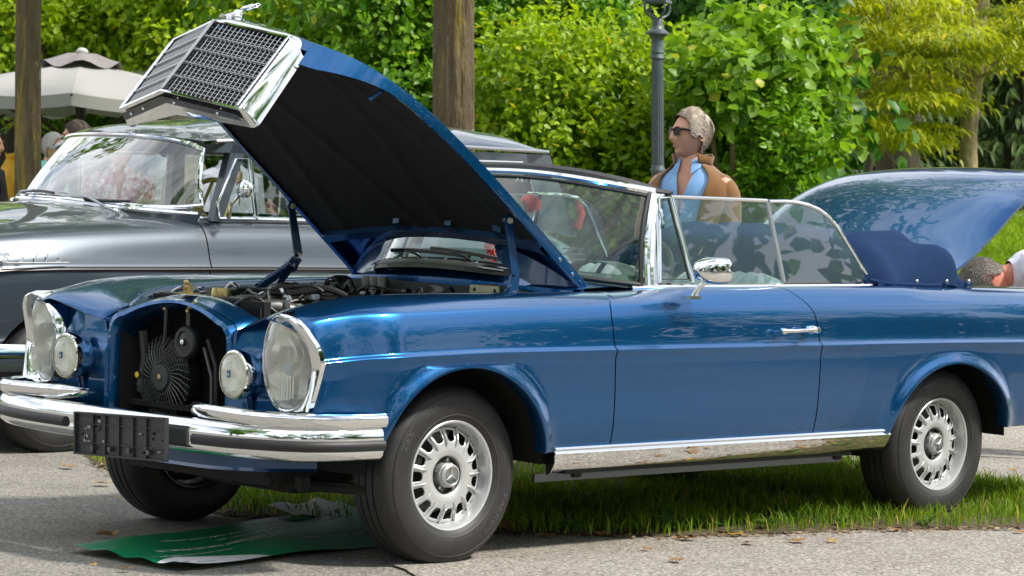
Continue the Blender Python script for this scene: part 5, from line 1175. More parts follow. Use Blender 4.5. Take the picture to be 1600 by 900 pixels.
for i, (px, d, h, r) in enumerate([(1250, 44, 9, 2.2), (1360, 46, 10, 2.4), (1450, 50, 11, 2.8), (1590, 47, 9, 2.6), (1680, 50, 10, 3.0), (1300, 54, 12, 3.0), (1540, 56, 12, 3.2), (1180, 52, 12, 3)]):
    conifer(px, d, h, r, ['dark conifer behind the heart-leaved shrub', 'dark conifer with drooping boughs left of the pale trunk', 'tall dark conifer between the big trunk and the pale trunk', 'dark green conifer right of the pale trunk', 'conifer cut by the right edge', 'shaded conifer farthest back above the boot lid', 'shaded conifer behind the pale trunk', 'shaded conifer behind the lamp post side shrubs'][i], 200+i)
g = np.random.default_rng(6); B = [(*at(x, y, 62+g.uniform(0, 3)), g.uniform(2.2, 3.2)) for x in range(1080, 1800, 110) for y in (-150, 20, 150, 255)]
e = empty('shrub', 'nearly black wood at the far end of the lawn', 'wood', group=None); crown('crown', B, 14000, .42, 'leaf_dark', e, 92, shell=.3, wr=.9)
# the layered yellow green tree at the right, limbs and flat sprays of leaves
e = empty('maple_tree', 'pale-trunked tree with layered yellow green sprays at the upper right', 'tree'); d0 = 36
def A(px, py, d=None): return tuple(at(px, py, d or d0))
base = at(1513, 265, d0); gz = float(terr(base[0], base[1])); up_d = np.array(at(1513, 120, d0))-base
trunk([(base[0]-up_d[0]*.6, base[1]-up_d[1]*.6, gz-.1), tuple(base), A(1514, 200), A(1520, 130), A(1530, 60), A(1545, -60)], [.13, .115, .11, .13, .09, .06], 'bark_pale', e)
LM = [[(1516, 150), (1470, 90), (1440, 84), (1400, 110), (1340, 150)], [(1518, 135), (1480, 60), (1440, 10), (1425, -50)], [(1518, 165), (1470, 180), (1440, 165), (1410, 150), (1385, 170)], [(1522, 120), (1560, 95), (1600, 60), (1660, 40)], [(1518, 130), (1450, 90), (1400, 60), (1320, 40), (1240, 50), (1180, 20)], [(1520, 110), (1500, 50), (1510, -20)], [(1522, 125), (1555, 110), (1580, 105), (1620, 90)], [(1515, 140), (1430, 130), (1395, 75), (1370, 40), (1330, 0)], [(1340, 150), (1300, 190), (1270, 205)]]
for i, l in enumerate(LM): 
    dz = (-1.2, .6, -.8, .4, -1.5, .8, -1, -.6, -1.2)[i]; pts = [A(p[0], p[1], d0+dz*k/(len(l)-1)) for k, p in enumerate(l)]; trunk(pts, list(np.linspace(.055 if i < 8 else .025, .012, len(l))), 'bark_pale', e, 'limb', 5)
for i, l in enumerate([[(1372, 212), (1380, 232), (1402, 258)], [(1450, 100), (1455, 128), (1470, 150)], [(1424, 118), (1412, 150)], [(1513, 15), (1520, 35), (1525, 66)], [(1395, 0), (1385, 25)]]): trunk([A(p[0], p[1], d0-1.8) for p in l], [.016]*len(l), 'bark_pale', e, 'twig', 4)
g = np.random.default_rng(31); n = 0; PP = []; DD = []; WW = []; TT = []
SP = [(g.uniform(1130, 1640), g.uniform(-40, 150)) for _ in range(105)]+[(g.uniform(1290, 1500), g.uniform(120, 215)) for _ in range(34)]+[(g.uniform(1400, 1620), g.uniform(40, 125)) for _ in range(26)]+[(1440, 205), (1420, 215), (1455, 190), (1330, 215), (1340, 200)]
SP += [(g.uniform(1150, 1400), g.uniform(-30, 60)) for _ in range(30)]
SP = [s for s in SP if not (1470 < s[0] < 1560 and s[1] > 118) and not (1180 < s[0] < 1290 and s[1] > 75) and not (s[0] > 1540 and s[1] > 110) and not (1340 < s[0] < 1400 and 60 < s[1] < 112)]
for (px, py) in SP:
    c = np.array(at(px, py, d0+g.uniform(-3, 2.5))); w = g.uniform(.25, .50); k = int(150*w/.35); q = g.normal(0, 1, (k, 3))*np.array([w*.66, w*.66, .028]); q[:, 2] -= .12*(q[:, 0]**2+q[:, 1]**2)/w
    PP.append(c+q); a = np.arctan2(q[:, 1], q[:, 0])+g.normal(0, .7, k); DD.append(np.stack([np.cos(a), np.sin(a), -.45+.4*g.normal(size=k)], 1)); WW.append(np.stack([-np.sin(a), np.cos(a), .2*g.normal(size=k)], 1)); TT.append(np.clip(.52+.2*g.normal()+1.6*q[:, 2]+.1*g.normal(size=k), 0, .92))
P_ = np.vstack(PP); n = len(P_); TT = np.concatenate(TT); TT = np.where(g.random(n) < .03, 1, TT)
leafmesh('crown', P_, np.vstack(DD), np.vstack(WW), g.uniform(.09, .15, n), g.uniform(.030, .05, n), TT, 'leaf_olive', parent=e, droop=.25)
for (px, d, rr, lab) in ((1400, 41, .30, 'broad dark trunk in the shade behind the boot lid'), (1318, 39, .10, 'slender mossy trunk in the shade right of the heart-leaved shrub'), (1355, 40, .05, 'thin upright stem beside the slender mossy trunk')):
    c = at(px, 300, d); gz = float(terr(c[0], c[1])); e2 = empty('tree', lab, 'tree'); trunk([(c[0], c[1], gz-.1), (c[0]+.05, c[1], gz+2.5), (c[0], c[1]+.1, gz+6)], [rr*1.15, rr*.9, rr*.5], 'bark_dark', e2)
# park trees whose trunks cross the picture, crowns above it
def parktree(px, d, r0, lab, seed, hc=5.6, rc=2.6, lean=0, moss=True):
    c = at(px, 330, d); gz = float(terr(c[0], c[1])); t1 = at(px, 0, d); dirv = (np.array(t1)-np.array(c)); dirv /= dirv[2]
    e = empty('park_tree', lab, 'tree'); pts = [tuple(np.array(c)+dirv*(z-c[2])) for z in (gz-.1, gz+.25, 1.2, 2.4, 3.6)]; top = np.array(pts[-1])
    trunk(pts, [r0*1.35, r0*1.1, r0, r0*.98, r0*.85], 'bark', e, n=44, rough=.05)
    g = np.random.default_rng(seed); B = []
    for k in range(7):
        a = 2*PI*k/7+g.uniform(-.3, .3); q = top+np.array([math.cos(a)*rc*.75, math.sin(a)*rc*.75, g.uniform(1.0, 2.6)]); trunk([tuple(top-np.array([0, 0, .2])), tuple((top+q)/2+np.array([0, 0, .25])), tuple(q)], [r0*.5, r0*.3, r0*.12], 'bark', e, 'limb', 6)
        B += [(*(q+g.normal(0, .5, 3)), g.uniform(.6, 1.0)) for _ in range(3)]
    B += [(*(top+np.array([g.uniform(-1, 1)*rc*.7, g.uniform(-1, 1)*rc*.7, g.uniform(2.0, 3.6)])), g.uniform(.7, 1.1)) for _ in range(10)]
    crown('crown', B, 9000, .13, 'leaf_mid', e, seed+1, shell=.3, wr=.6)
parktree(44, 19.5, .088, 'lichen-spotted tree trunk at the left edge with a crown above the picture', 301)
parktree(709, 18.0, .130, 'thick straight trunk with yellow lichen behind the raised bonnet', 311)
g = np.random.default_rng(77)
for i, (a0, a1, lab) in enumerate(((-170, -120, 'dense dark hedge across the path, to the left'), (-120, -75, 'dense dark hedge across the path, opposite the cars'), (-75, -25, 'dense dark hedge across the path, to the right'))):
    e = empty('hedge', lab, 'hedge'); B = []
    for k in range(26): a = R(g.uniform(a0, a1)); rr = g.uniform(19, 23); B.append((1+rr*math.cos(a), rr*math.sin(a), g.uniform(.8, 4.6), g.uniform(1.3, 2.0)))
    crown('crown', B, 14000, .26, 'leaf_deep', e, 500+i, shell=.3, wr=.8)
# trees on the photographer's side of the path (seen only in the paint, chrome and glass)
for i, (x, y, h) in enumerate([(-8.5, 3.5, 9), (-17, -12, 12), (-10, -19, 14), (-2, -21, 15), (7, -20, 12), (15, -15, 8), (-20, -3, 7), (-19, 7, 7), (20, -8, 8), (-13, 15, 7)]):
    e = empty('park_tree', ['tree just beyond the left edge ahead of the cars', 'tree far to the left behind the photographer', 'tree behind the photographer', 'tall tree across the path', 'tree across the path towards the right', 'tree far right across the path', 'tree left of the photographer', 'tree beyond the left edge', 'tree beyond the right edge', 'tree beyond the left edge behind the grey car'][i], 'tree'); g = np.random.default_rng(400+i)
    trunk([(x, y, -.1), (x+.2, y, h*.4), (x, y+.2, h*.75)], [.2, .16, .08], 'bark', e, n=6); B = [(x+g.normal(0, .14*h+.4), y+g.normal(0, .14*h+.4), g.uniform(h*.35, h), g.uniform(.8, 1.4)) for _ in range(int(h*2.2))]
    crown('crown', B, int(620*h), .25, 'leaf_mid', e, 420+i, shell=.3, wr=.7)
# ================================================================== grey car parked behind
gc_ = empty('estate_car', 'dark grey vintage car with chrome trims parked behind the blue convertible', 'car')
YC = 3.85
_gx = [.10, .3, .6, 1.05, 1.5, 1.9, 2.4, 3.2, 4.0, 4.35, 4.62]
gf = lambda v: (lambda x: float(pchip(_gx, v, np.array([x]))[0]))
g_w = gf([.62, .74, .82, .865, .875, .88, .88, .875, .85, .81, .72]); g_zs = gf([.86, .93, .99, 1.03, 1.055, 1.07, 1.075, 1.07, 1.06, 1.04, .98]); g_zc = gf([.80, .95, 1.04, 1.12, 1.17, 1.185, 1.12, 1.12, 1.12, 1.10, 1.0]); g_cr = gf([.70, .80, .85, .868, .870, .872, .873, .87, .865, .85, .80])
def gprof(x):
    w, zs, zc, c = g_w(x), g_zs(x), g_zc(x), g_cr(x)
    return np.array([(0, zc), (.25*w, zc-.004), (.50*w, zc-.02-(0 if x < 2 else 0)), (.68*w, zs+.055), (.80*w, zs+.038), (.90*w, zs+.004), (.955*w, zs-.06), (.985*w, c+.05), (w, c+.016), (w+.006, c+.006), (w-.006, c-.010), (w-.002, c-.06), (w, .66), (.99*w, .50), (.955*w, .36), (.90*w, .28)])
def gz(x, base=.28):
    z = base
    for xc, a, b_ in ((1.05, .40, .42), (3.65, .40, .40)):
        q = 1-((x-xc)/a)**2
        if q > 0: z = max(z, .28+b_*math.sqrt(q))
    return z
def gpanel(name, x0, x1, s, v0=0, parent=gc_):
    xs = sorted(set(list(np.round(np.linspace(x0, x1, int((x1-x0)/.04)+2), 4))+[round(1.05-.4*math.cos(q), 4) for q in np.linspace(0, PI, 40) if x0 < 1.05-.4*math.cos(q) < x1]+[round(3.65-.4*math.cos(q), 4) for q in np.linspace(0, PI, 40) if x0 < 3.65-.4*math.cos(q) < x1])); P = []
    for x in xs:
        c = gprof(x); t = np.linspace(v0, 15, 76); w = pchip(np.arange(16), c[:, 0], t); z = pchip(np.arange(16), c[:, 1], t); zb = gz(x); row = [(x, YC-s*a, max(b_, zb)) for a, b_ in zip(w, z)]; l = row[-1]; row.append((l[0], l[1]+s*.05, l[2])); P.append(row)
    b = MB(); P = np.array(P); b.grid(P, 'grey_paint'); 
    for r in (P[0], P[-1]): q = r.copy(); q[:, 1] += s*.015; q[:, 2] -= .004; b.grid(np.array([r, q]), 'grey_paint')
    return b.build(name, None, parent)
for s in (1, -1):
    gpanel('front_fender', .10, 1.880, s, 0); dr = gpanel('door', 1.888, 2.86, s, 3.6); gpanel('rear_fender', 2.868, 4.62, s, 3.6)
    MB().tube([(x, YC-s*(g_w(x)*.80+.01), g_zs(x)+.044) for x in np.linspace(1.93, 4.4, 30)], .010, 'chrome', 8).build('belt_trim', None, gc_)
    MB().tube([(x, YC-s*(g_w(x)+.001), g_cr(x)-.004) for x in np.linspace(.6, 4.5, 40)], .006, 'black_plastic', 6).build('crease_shadow', None, gc_)  # black strip laid along the crease in place of its shadow line
b = MB(); b.box((2.3, YC, .42), (4.2, 1.5, .3), 'black_void'); 
b.build('underbody', None, gc_)
# nose, bumper
b = MB(); P = [[(.10-.06*(1-(v)**2)*1+.04*abs(v)**3, YC+v*.62, z) for z in np.linspace(.42, .84, 8)] for v in np.linspace(-1, 1, 15)]; b.grid(np.array(P), 'grey_paint'); P = [[(4.62+.04*(1-v*v), YC+v*.72, z) for z in np.linspace(.40, 1.0, 8)] for v in np.linspace(-1, 1, 15)]; b.grid(np.array(P), 'grey_paint'); b.build('nose_and_tail', None, gc_)
bp_ = smooth([(.92, YC-.925, .455), (.60, YC-.90, .46), (.25, YC-.78, .46), (.02, YC-.5, .46), (-.03, YC, .46), (.02, YC+.5, .46), (.25, YC+.78, .46), (.60, YC+.90, .46), (.92, YC+.92, .46)], 60)[::-1]
gb = sweep(bp_, [(-.02, .055), (0, .062), (.02, .05), (.03, .02), (.028, .004), (.02, -.002), (-.02, -.002)], 'chrome').build('front_bumper', None, gc_)
sweep(bp_, [(-.02, -.004), (.024, -.004), (.026, -.03), (.012, -.062), (-.02, -.066)], 'grey_paint').build('bumper_underside', None, gb)
# model script on the front fender
b = MB(); 
x = .36
for ch, dx in (('B', 0), ('o', .085), ('l', .165), ('l', .225), ('a', .295)):
    vs, fs = textmesh(ch, .062, .004); b.add([(.705+dx+v.x+v.y*.35, YC-g_w(.8)-.010-.002*0+v.z*.4, .895+v.y) for v in vs], fs, 'silver_paint', False)
b.tube([(.70, YC-.874, .893), (1.04, YC-.884, .897)], .0035, 'chrome', 5); b.build('model_script', None, gc_)
# windscreen with chrome surround, roof
def gb0(v): return np.array([1.60+.30*v**4, YC-.02+v*(.76 if v < 0 else .645), 1.185-.02*v*v+.02*v])
def gt0(v): return np.array([1.885+.135*v**4+.075*v, YC-.02+v*(.70 if v < 0 else .655), 1.517-.028*abs(v)**2.5+.004*v])
def ggl(v, k):
    kk = k; e = abs(v)**9*.10; k2 = e+(1-2*e)*k; a, c = gb0(v), gt0(v); p = a*(1-k2)+c*k2; p[0] -= .02*math.sin(PI*k); return p
GV = np.linspace(-1, 1, 41)
MB().grid(np.array([[tuple(ggl(v, k)) for k in np.linspace(0, 1, 10)] for v in GV]), 'glass_grey').build('windscreen', None, gc_)
loop = [ggl(v, 0) for v in GV]+[ggl(1, k) for k in np.linspace(0, 1, 8)[1:]]+[ggl(v, 1) for v in GV[::-1][1:]]+[ggl(-1, k) for k in np.linspace(1, 0, 8)[1:-1]]
b = MB(); b.tube([tuple(p+[-.004, 0, 0]) for p in loop], .013, 'chrome', 8, closed=True); b.tube([tuple(p*[1, 1, 1]+[.010, 0, 0]-(np.array([0, p[1]-YC, p[2]-1.34])*.02)) for p in loop], .013, 'black_plastic', 6, closed=True); b.build('windscreen_trim', None, gc_)
MB().grid(np.array([[tuple(gb0(v)+[.02, 0, .0]), tuple(gb0(v)+[-.03, .02*np.sign(v)*abs(v)**6, -.014]), tuple(gb0(v)+[-.045, .0, -.09])] for v in np.linspace(-1, 1, 41)]), 'grey_paint').build('scuttle_panel', None, gc_)
MB().tube([tuple(gb0(v)+[-.03, 0, -.012]) for v in np.linspace(-1, 1, 31)], .014, 'chrome', 8).build('scuttle_trim', None, gc_)
def roofp(x, u):     # u -1..1 across
    w = .70+.03*math.sin(min(1, max(0, (x-1.9)/2.4))*PI); k = np.interp(x, [1.90, 2.05, 2.4, 3.2, 3.9, 4.25, 4.36], [1.510, 1.570, 1.614, 1.648, 1.655, 1.628, 1.57]); e = np.interp(x, [1.93, 2.1, 2.6, 3.4, 4.36], [1.495, 1.505, 1.515, 1.53, 1.52])
    return (x-.06*(1-u*u)*max(0, 1-(x-1.93)/.4)+(.10*abs(u)**4+.075*u)*max(0, 1-(x-1.93)/.5), YC+u*w, e+(k-e)*(1-abs(u)**2.6))
b = MB(); xs = np.linspace(1.93, 4.36, 44); P = [[roofp(x, u) for u in np.sin(np.linspace(-PI/2, PI/2, 33))] for x in xs]; b.grid(np.array(P), 'grey_paint'); b.grid(np.array([P[0], [tuple(np.array(p)+[.006, 0, -.014]) for p in P[0]]]), 'grey_paint'); b.build('roof', None, gc_)
for s in (-1, 1): MB().tube([tuple(np.array(roofp(x, s))+[0, s*.012, -.004]) for x in np.linspace(2.0, 4.34, 30)], .011, 'soft_chrome' if s < 0 else 'grey_paint', 6).build('rain_gutter', None, gc_)
for s in (-1, 1):
    def sp(x, z, o=0): return (x, YC+s*((.705 if s < 0 else .655)+(.02+(1.5-z)*.12)+o), z)
    b = MB()      # pillars
    for q in ([(1.97, 1.10), (2.03, 1.10), (2.20, 1.46), (2.12, 1.49)], [(2.80, 1.09), (2.90, 1.09), (2.86, 1.50), (2.79, 1.50)], [(3.62, 1.09), (3.70, 1.09), (3.68, 1.50), (3.60, 1.50)], [(4.22, 1.09), (4.52, 1.05), (4.34, 1.50), (4.16, 1.50)], [(2.0, 1.44), (2.1, 1.50), (4.3, 1.50), (4.2, 1.45)], [(4.10, 1.09), (4.25, 1.09), (4.25, 1.18), (4.18, 1.11)]):
        b.add([sp(*p) for p in q]+[sp(*p, -.05) for p in q], [(0, 1, 2, 3), (7, 6, 5, 4), (0, 4, 5, 1), (1, 5, 6, 2), (2, 6, 7, 3), (3, 7, 4, 0)], 'grey_paint', False)
    tag(b.build('window_pillars', None, gc_), kind='stuff')
    for nm, q in (('vent_window', [(2.01, 1.115), (2.0, 1.19), (2.13, 1.41), (2.21, 1.415), (2.235, 1.115)]), ('door_window', [(2.25, 1.115), (2.23, 1.42), (2.79, 1.44), (2.80, 1.11)]), ('rear_window', [(2.91, 1.11), (2.88, 1.44), (3.60, 1.45), (3.62, 1.11)]), ('rear_window', [(3.71, 1.11), (3.69, 1.45), (4.12, 1.45), (4.16, 1.40), (4.21, 1.2), (4.16, 1.11)])):
        c_ = MB(); c_.add([sp(*p, -.015) for p in q], [tuple(range(len(q)))], 'glass_grey', False); wd = c_.build(nm, None, gc_); MB().tube([sp(*p, .004) for p in q], .008, 'chrome', 6, closed=True).build('window_frame', None, wd)
# rear window frame / tail gate glass
b = MB(); b.add([(4.37, YC-.6, 1.48), (4.37, YC+.6, 1.48), (4.58, YC+.66, 1.06), (4.58, YC-.66, 1.06)], [(0, 1, 2, 3)], 'glass_grey', False); b.build('tailgate_glass', None, gc_)
for k in range(3): MB().box((4.42, YC-.855, .99-.03*k), (.16, .012, .008), 'soft_chrome').build('vent_slat', None, gc_)
b = MB(); b.tube([(4.50, YC-.80, 1.10), (4.515, YC-.81, 1.18), (4.50, YC-.80, 1.26)], [.018, .024, .018], 'red_deco', 10); b.build('tail_lamp', None, gc_)
# wing mirror, wipers, aerial
b = MB(); b.tube([(2.00, YC-.86, 1.12), (1.985, YC-.90, 1.19), (2.01, YC-.93, 1.235)], [.012, .008, .010], 'chrome', 8); b.sphere((2.025, YC-.945, 1.265), (.022, .062, .048), 'chrome'); b.build('wing_mirror', None, gc_)
for v0, v1 in ((.78, .30), (-.62, -.08)):
    b = MB(); p = ggl(v0, -.06)+[-.05, 0, -.01]; b.tube([tuple(p), tuple(ggl((v0+v1)/2, .07)+[-.05, 0, 0]), tuple(ggl(v1+.1, .10)+[-.025, 0, 0])], .007, 'soft_chrome', 6); b.tube([tuple(ggl(v, .06+.03*math.sin(v*5))+[-.022, 0, 0]) for v in np.linspace(v1-.2, v0-.05, 8)], .008, 'black_plastic', 6); b.sphere(tuple(p), .018, 'chrome', 6, 8); b.build('wiper', None, gc_)
b = MB(); a0 = at(207, 194, 14.35); a1 = at(255, 150, 14.5); b.tube([tuple(a0), tuple(a1)], [.006, .003], 'soft_chrome', 6); b.sphere(tuple(a0), (.022, .03, .014), 'chrome'); b.build('aerial', None, gc_)
b = MB(); c_ = ggl(.93, .72); b.lathe([(.0, 0), (.05, 0)], (0, 0, 0), 'x', 'blue_print', 20); n_ = Vector((-.35, .75, .25)).to_track_quat('X', 'Z').to_matrix(); b.v = [tuple(n_ @ Vector(v)*1.0+Vector(tuple(c_))+Vector((.02, -.01, 0))) for v in b.v]; b.build('round_sticker', None, gc_)
# interior: wheel, seats
b = MB(); scn = Vector((2.20, YC-.36, 1.12)); m = rotm('Y', R(-64))
b.tube([scn+m @ Vector((.205*math.cos(q), .205*math.sin(q), 0)) for q in np.linspace(0, 2*PI, 41)[:-1]], .013, 'ivory_plastic', 8, closed=True)
for q in (R(90), R(-90), 0): b.tube([scn, scn+m @ Vector((.2*math.cos(q), .2*math.sin(q), 0))], .009, 'ivory_plastic', 6)
b.sphere(scn, .04, 'ivory_plastic'); b.build('steering_wheel', None, gc_)
b = MB(); b.box((1.85, YC, 1.02), (.3, 1.4, .22), 'black_matt', bev=.05); b.build('dashboard', None, gc_)
for y in (-.36, .36): MB().box((2.72, YC+y, .86), (.14, .56, .5), 'dark_carpet', bev=.06).build('front_seat', None, gc_)
wg = make_wheel(); 
for ch in children(wg):
    pass
wg.parent = gc_; wg.location = (1.05, YC-.74, .325); wg.scale = (1.04, 1, 1.04)
for x, y, rz in ((3.65, -.74, 0), (1.05, .74, PI), (3.65, .74, PI)):
    c = copy_tree(wg, gc_); c.location = (x, YC+y, .325); c.rotation_euler = (0, 0, rz)
# ================================================================== people
def skin_eval(pts, edges, rad, root=0, sub=2):
    me = D.meshes.new('sk'); me.from_pydata([tuple(p) for p in pts], edges, []); o = D.objects.new('sk', me); COL.objects.link(o)
    bm = bmesh.new(); bm.from_mesh(me); l = bm.verts.layers.skin.verify(); bm.verts.ensure_lookup_table()
    for v, r in zip(bm.verts, rad): v[l].radius = (r, r) if not hasattr(r, '__len__') else r; v[l].use_root = False
    bm.verts[root][l].use_root = True; bm.to_mesh(me); bm.free()
    o.modifiers.new('s', 'SKIN'); sd = o.modifiers.new('b', 'SUBSURF'); sd.levels = sub; o.modifiers['s'].use_smooth_shade = True
    dg = bpy.context.evaluated_depsgraph_get(); ev = o.evaluated_get(dg); m = ev.to_mesh(); vs = [tuple(v.co) for v in m.vertices]; fs = [tuple(p.vertices) for p in m.polygons]; ev.to_mesh_clear(); D.objects.remove(o); D.meshes.remove(me); return vs, fs
def headpt(th, ph, off=0.0, hs=1.0, feat=1.0):
    """face looks towards -y; th from the crown down, ph around (0 = face)"""
    z = math.cos(th); s = math.sin(th); fx = math.sin(ph)*s; fy = -math.cos(ph)*s
    W_, Dp, H_ = .076, .097, .122
    x, y, zz = W_*fx, Dp*fy, H_*z
    if z < 0: t = -z; x *= 1-.26*t**1.5; y = y*(1-.04*t) if fy < 0 else y*(1-.45*t); 
    if fy > 0 and z > -.4: y += .012*fy
    front = max(0, -fy)
    if feat:
        g_ = lambda a, b, sx, sz: math.exp(-((x-a)/sx)**2-((zz-b)/sz)**2)*(front > .1)
        y -= feat*(.022*g_(0, -.026, .014, .017)+.017*g_(0, .002, .010, .026)+.006*g_(0, -.042, .018, .008)  # nose
                   + .007*g_(0, .032, .045, .010)            # brow
                   - .011*g_(.030, .014, .016, .012)-.011*g_(-.030, .014, .016, .012)
                   + .005*g_(0, -.056, .022, .006)+.005*g_(0, -.069, .020, .006)-.003*g_(0, -.062, .024, .0025)
                   + .020*g_(0, -.094, .030, .020)+.005*g_(.042, -.018, .018, .02)+.005*g_(-.042, -.018, .018, .02)-.004*g_(0, -.080, .02, .006))
    n_ = Vector((fx, fy, z)); return Vector((x, y, zz))*hs+n_*off
def head_mesh(b, m, skin, hs=1.0):
    P = [[tuple(m @ headpt(th, ph, 0, hs)) for ph in np.linspace(-PI, PI, 73)[:-1]] for th in np.linspace(.001, PI-.001, 56)]; b.grid(np.array(P), skin, cv=True)
    for s in (-1, 1):      # ears
        E = []
        for k in range(9):
            q = PI*2*k/9
            E.append(Vector((s*(.078+.010*max(0, math.cos(q-.4)*0)), .012+.019*math.cos(q), .003+.031*math.sin(q)-.006*math.cos(q)))*hs)
        c = Vector((s*.074, .010, 0))*hs; ring2 = [c+(e-c)*.62+Vector((s*.004, 0, 0)) for e in E]; out = [e+Vector((s*.014 if e.y > .01*hs else s*.004, .004, 0))*hs for e in E]
        bk = [c+(e-c)*.55 for e in E]; b.grid(np.array([[tuple(m @ p) for p in r] for r in (bk, E, out, ring2, [c+(e-c)*.2 for e in E])]), skin, cv=True)
    P = [[tuple(m @ (Vector((.019*math.cos(q)*k, -.0895-.003*(1-k*k)*1.2, -.0615+.0048*math.sin(q)*k))*hs)) for q in np.linspace(0, 2*PI, 15)[:-1]] for k in (1, .6, .05)]; b.grid(np.array(P), 'lip' if skin == 'skin' else skin, cv=True)
def hair_obj(m, mt, parent, seed, length=.035, hairline=1.02, style='short', hs=1.0, n=9000):
    g = np.random.default_rng(seed)
    def lim(ph): a = abs(ph); return float(np.interp(a, [0, .4, .8, 1.05, 1.18, 1.40, 1.55, 1.75, 2.0, PI], [hairline-.16, hairline-.10, hairline-.02, hairline+.22, 1.50, 1.60, 1.46, 1.60, 2.15, 2.32]))
    b = MB(); P = []
    for i in range(26):
        row = []
        for ph in np.linspace(-PI, PI, 61)[:-1]:
            th = lim(ph)*(i/25); off = .006+.007*mnoise.noise(Vector((math.sin(ph)*3, math.cos(ph)*3, th*3+seed)))+.008*(1-i/25); off *= (1 if i < 24 else .3); row.append(tuple(m @ headpt(th, ph, max(.003, off)*(length/.03)**.5, hs, 0)))
        P.append(row)
    b.grid(np.array(P), mt, cv=True)
    V = []; F = []
    for k in range(n):
        ph = g.uniform(-PI, PI); th = lim(ph)*(g.random()**.6)*1.0; L_ = length*g.uniform(.6, 1.3); p0 = headpt(th, ph, .008, hs, 0)
        dth = L_/.11; sw = g.normal(0, .09)+(.5 if abs(ph) < 1.2 else 0)*(1 if ph > 0 else -1)*.4
        pts = [headpt(min(th+dth*q, lim(ph)+.07), ph+sw*q*.5, .006+.009*math.sin(q*PI*.75)*g.uniform(.7, 1.3), hs, 0) for q in (0, .5, 1)]
        w = (pts[1]-pts[0]).cross(pts[0]).normalized()*.0015; o = len(V)
        V += [tuple(m @ q) for q in (pts[0]-w, pts[0]+w, pts[1]-w, pts[1]+w, pts[2])]; F += [(o, o+1, o+3), (o, o+3, o+2), (o+2, o+3, o+4)]
    b.add(V, F, mt); b.build('hair', None, parent)
def torso(b, mt, rings, m, gap=None, n=48, p=2.4):
    """rings: (z, half width, half depth, y offset); gap = list of half opening angle at the front per ring"""
    P = []
    R_ = np.array(rings); zz = np.linspace(R_[0, 0], R_[-1, 0], 40) if R_[0, 0] < R_[-1, 0] else np.linspace(R_[0, 0], R_[-1, 0], 40); o_ = np.argsort(R_[:, 0]); S_ = R_[o_]
    for z in zz:
        a, d, y0 = [float(pchip(S_[:, 0], S_[:, k], np.array([z]))[0]) for k in (1, 2, 3)]; gp = float(np.interp(z, S_[:, 0], np.array(gap)[o_])) if gap else 0
        row = []
        for q in np.linspace(gp, 2*PI-gp, n):
            c, s = math.sin(q), -math.cos(q); wr = 1+.035*mnoise.noise(Vector((c*4, s*4, z*6)))+.012*mnoise.noise(Vector((c*9, s*9, z*14)))
            row.append(tuple(m @ Vector((a*wr*math.copysign(abs(c)**(2/p), c), y0+d*wr*math.copysign(abs(s)**(2/p), s), z))))
        P.append(row)
    b.grid(np.array(P), mt); return b
def hand(b, wrist, d, m, side, curl=.5):
    """palm with four fingers and a thumb"""
    d = Vector(d).normalized(); n_ = Vector((side, 0, 0)); n_ = (n_-d*n_.dot(d)).normalized(); u = d.cross(n_)
    w = Vector(wrist); pts = [w, w+d*.05, w+d*.095]; ed = [(0, 1), (1, 2)]; rd = [(.024, .016), (.036, .015), (.036, .012)]
    for k, (o_, L_) in enumerate(((-.030, .070), (-.010, .080), (.010, .075), (.028, .058))):
        base = w+d*.088+u*o_; i0 = len(pts); dd = d
        pts.append(base); ed.append((2, i0)); rd.append(.009); p = base
        for j in range(3):
            dd = (dd-n_*curl*.5).normalized(); p = p+dd*L_*(.45, .32, .25)[j]; pts.append(p); ed.append((len(pts)-2, len(pts)-1)); rd.append((.0085, .008, .006)[j])
    i0 = len(pts); p = w+d*.03-u*.026; pts.append(p); ed.append((1, i0)); rd.append(.013)
    for j in range(2): p = p+(d*.7-u*.5-n_*.3).normalized()*.034; pts.append(p); ed.append((len(pts)-2, len(pts)-1)); rd.append((.011, .008)[j])
    vs, fs = skin_eval(pts, ed, rd, 0, 1); b.add([tuple(m @ Vector(v)) for v in vs], fs, 'skin')
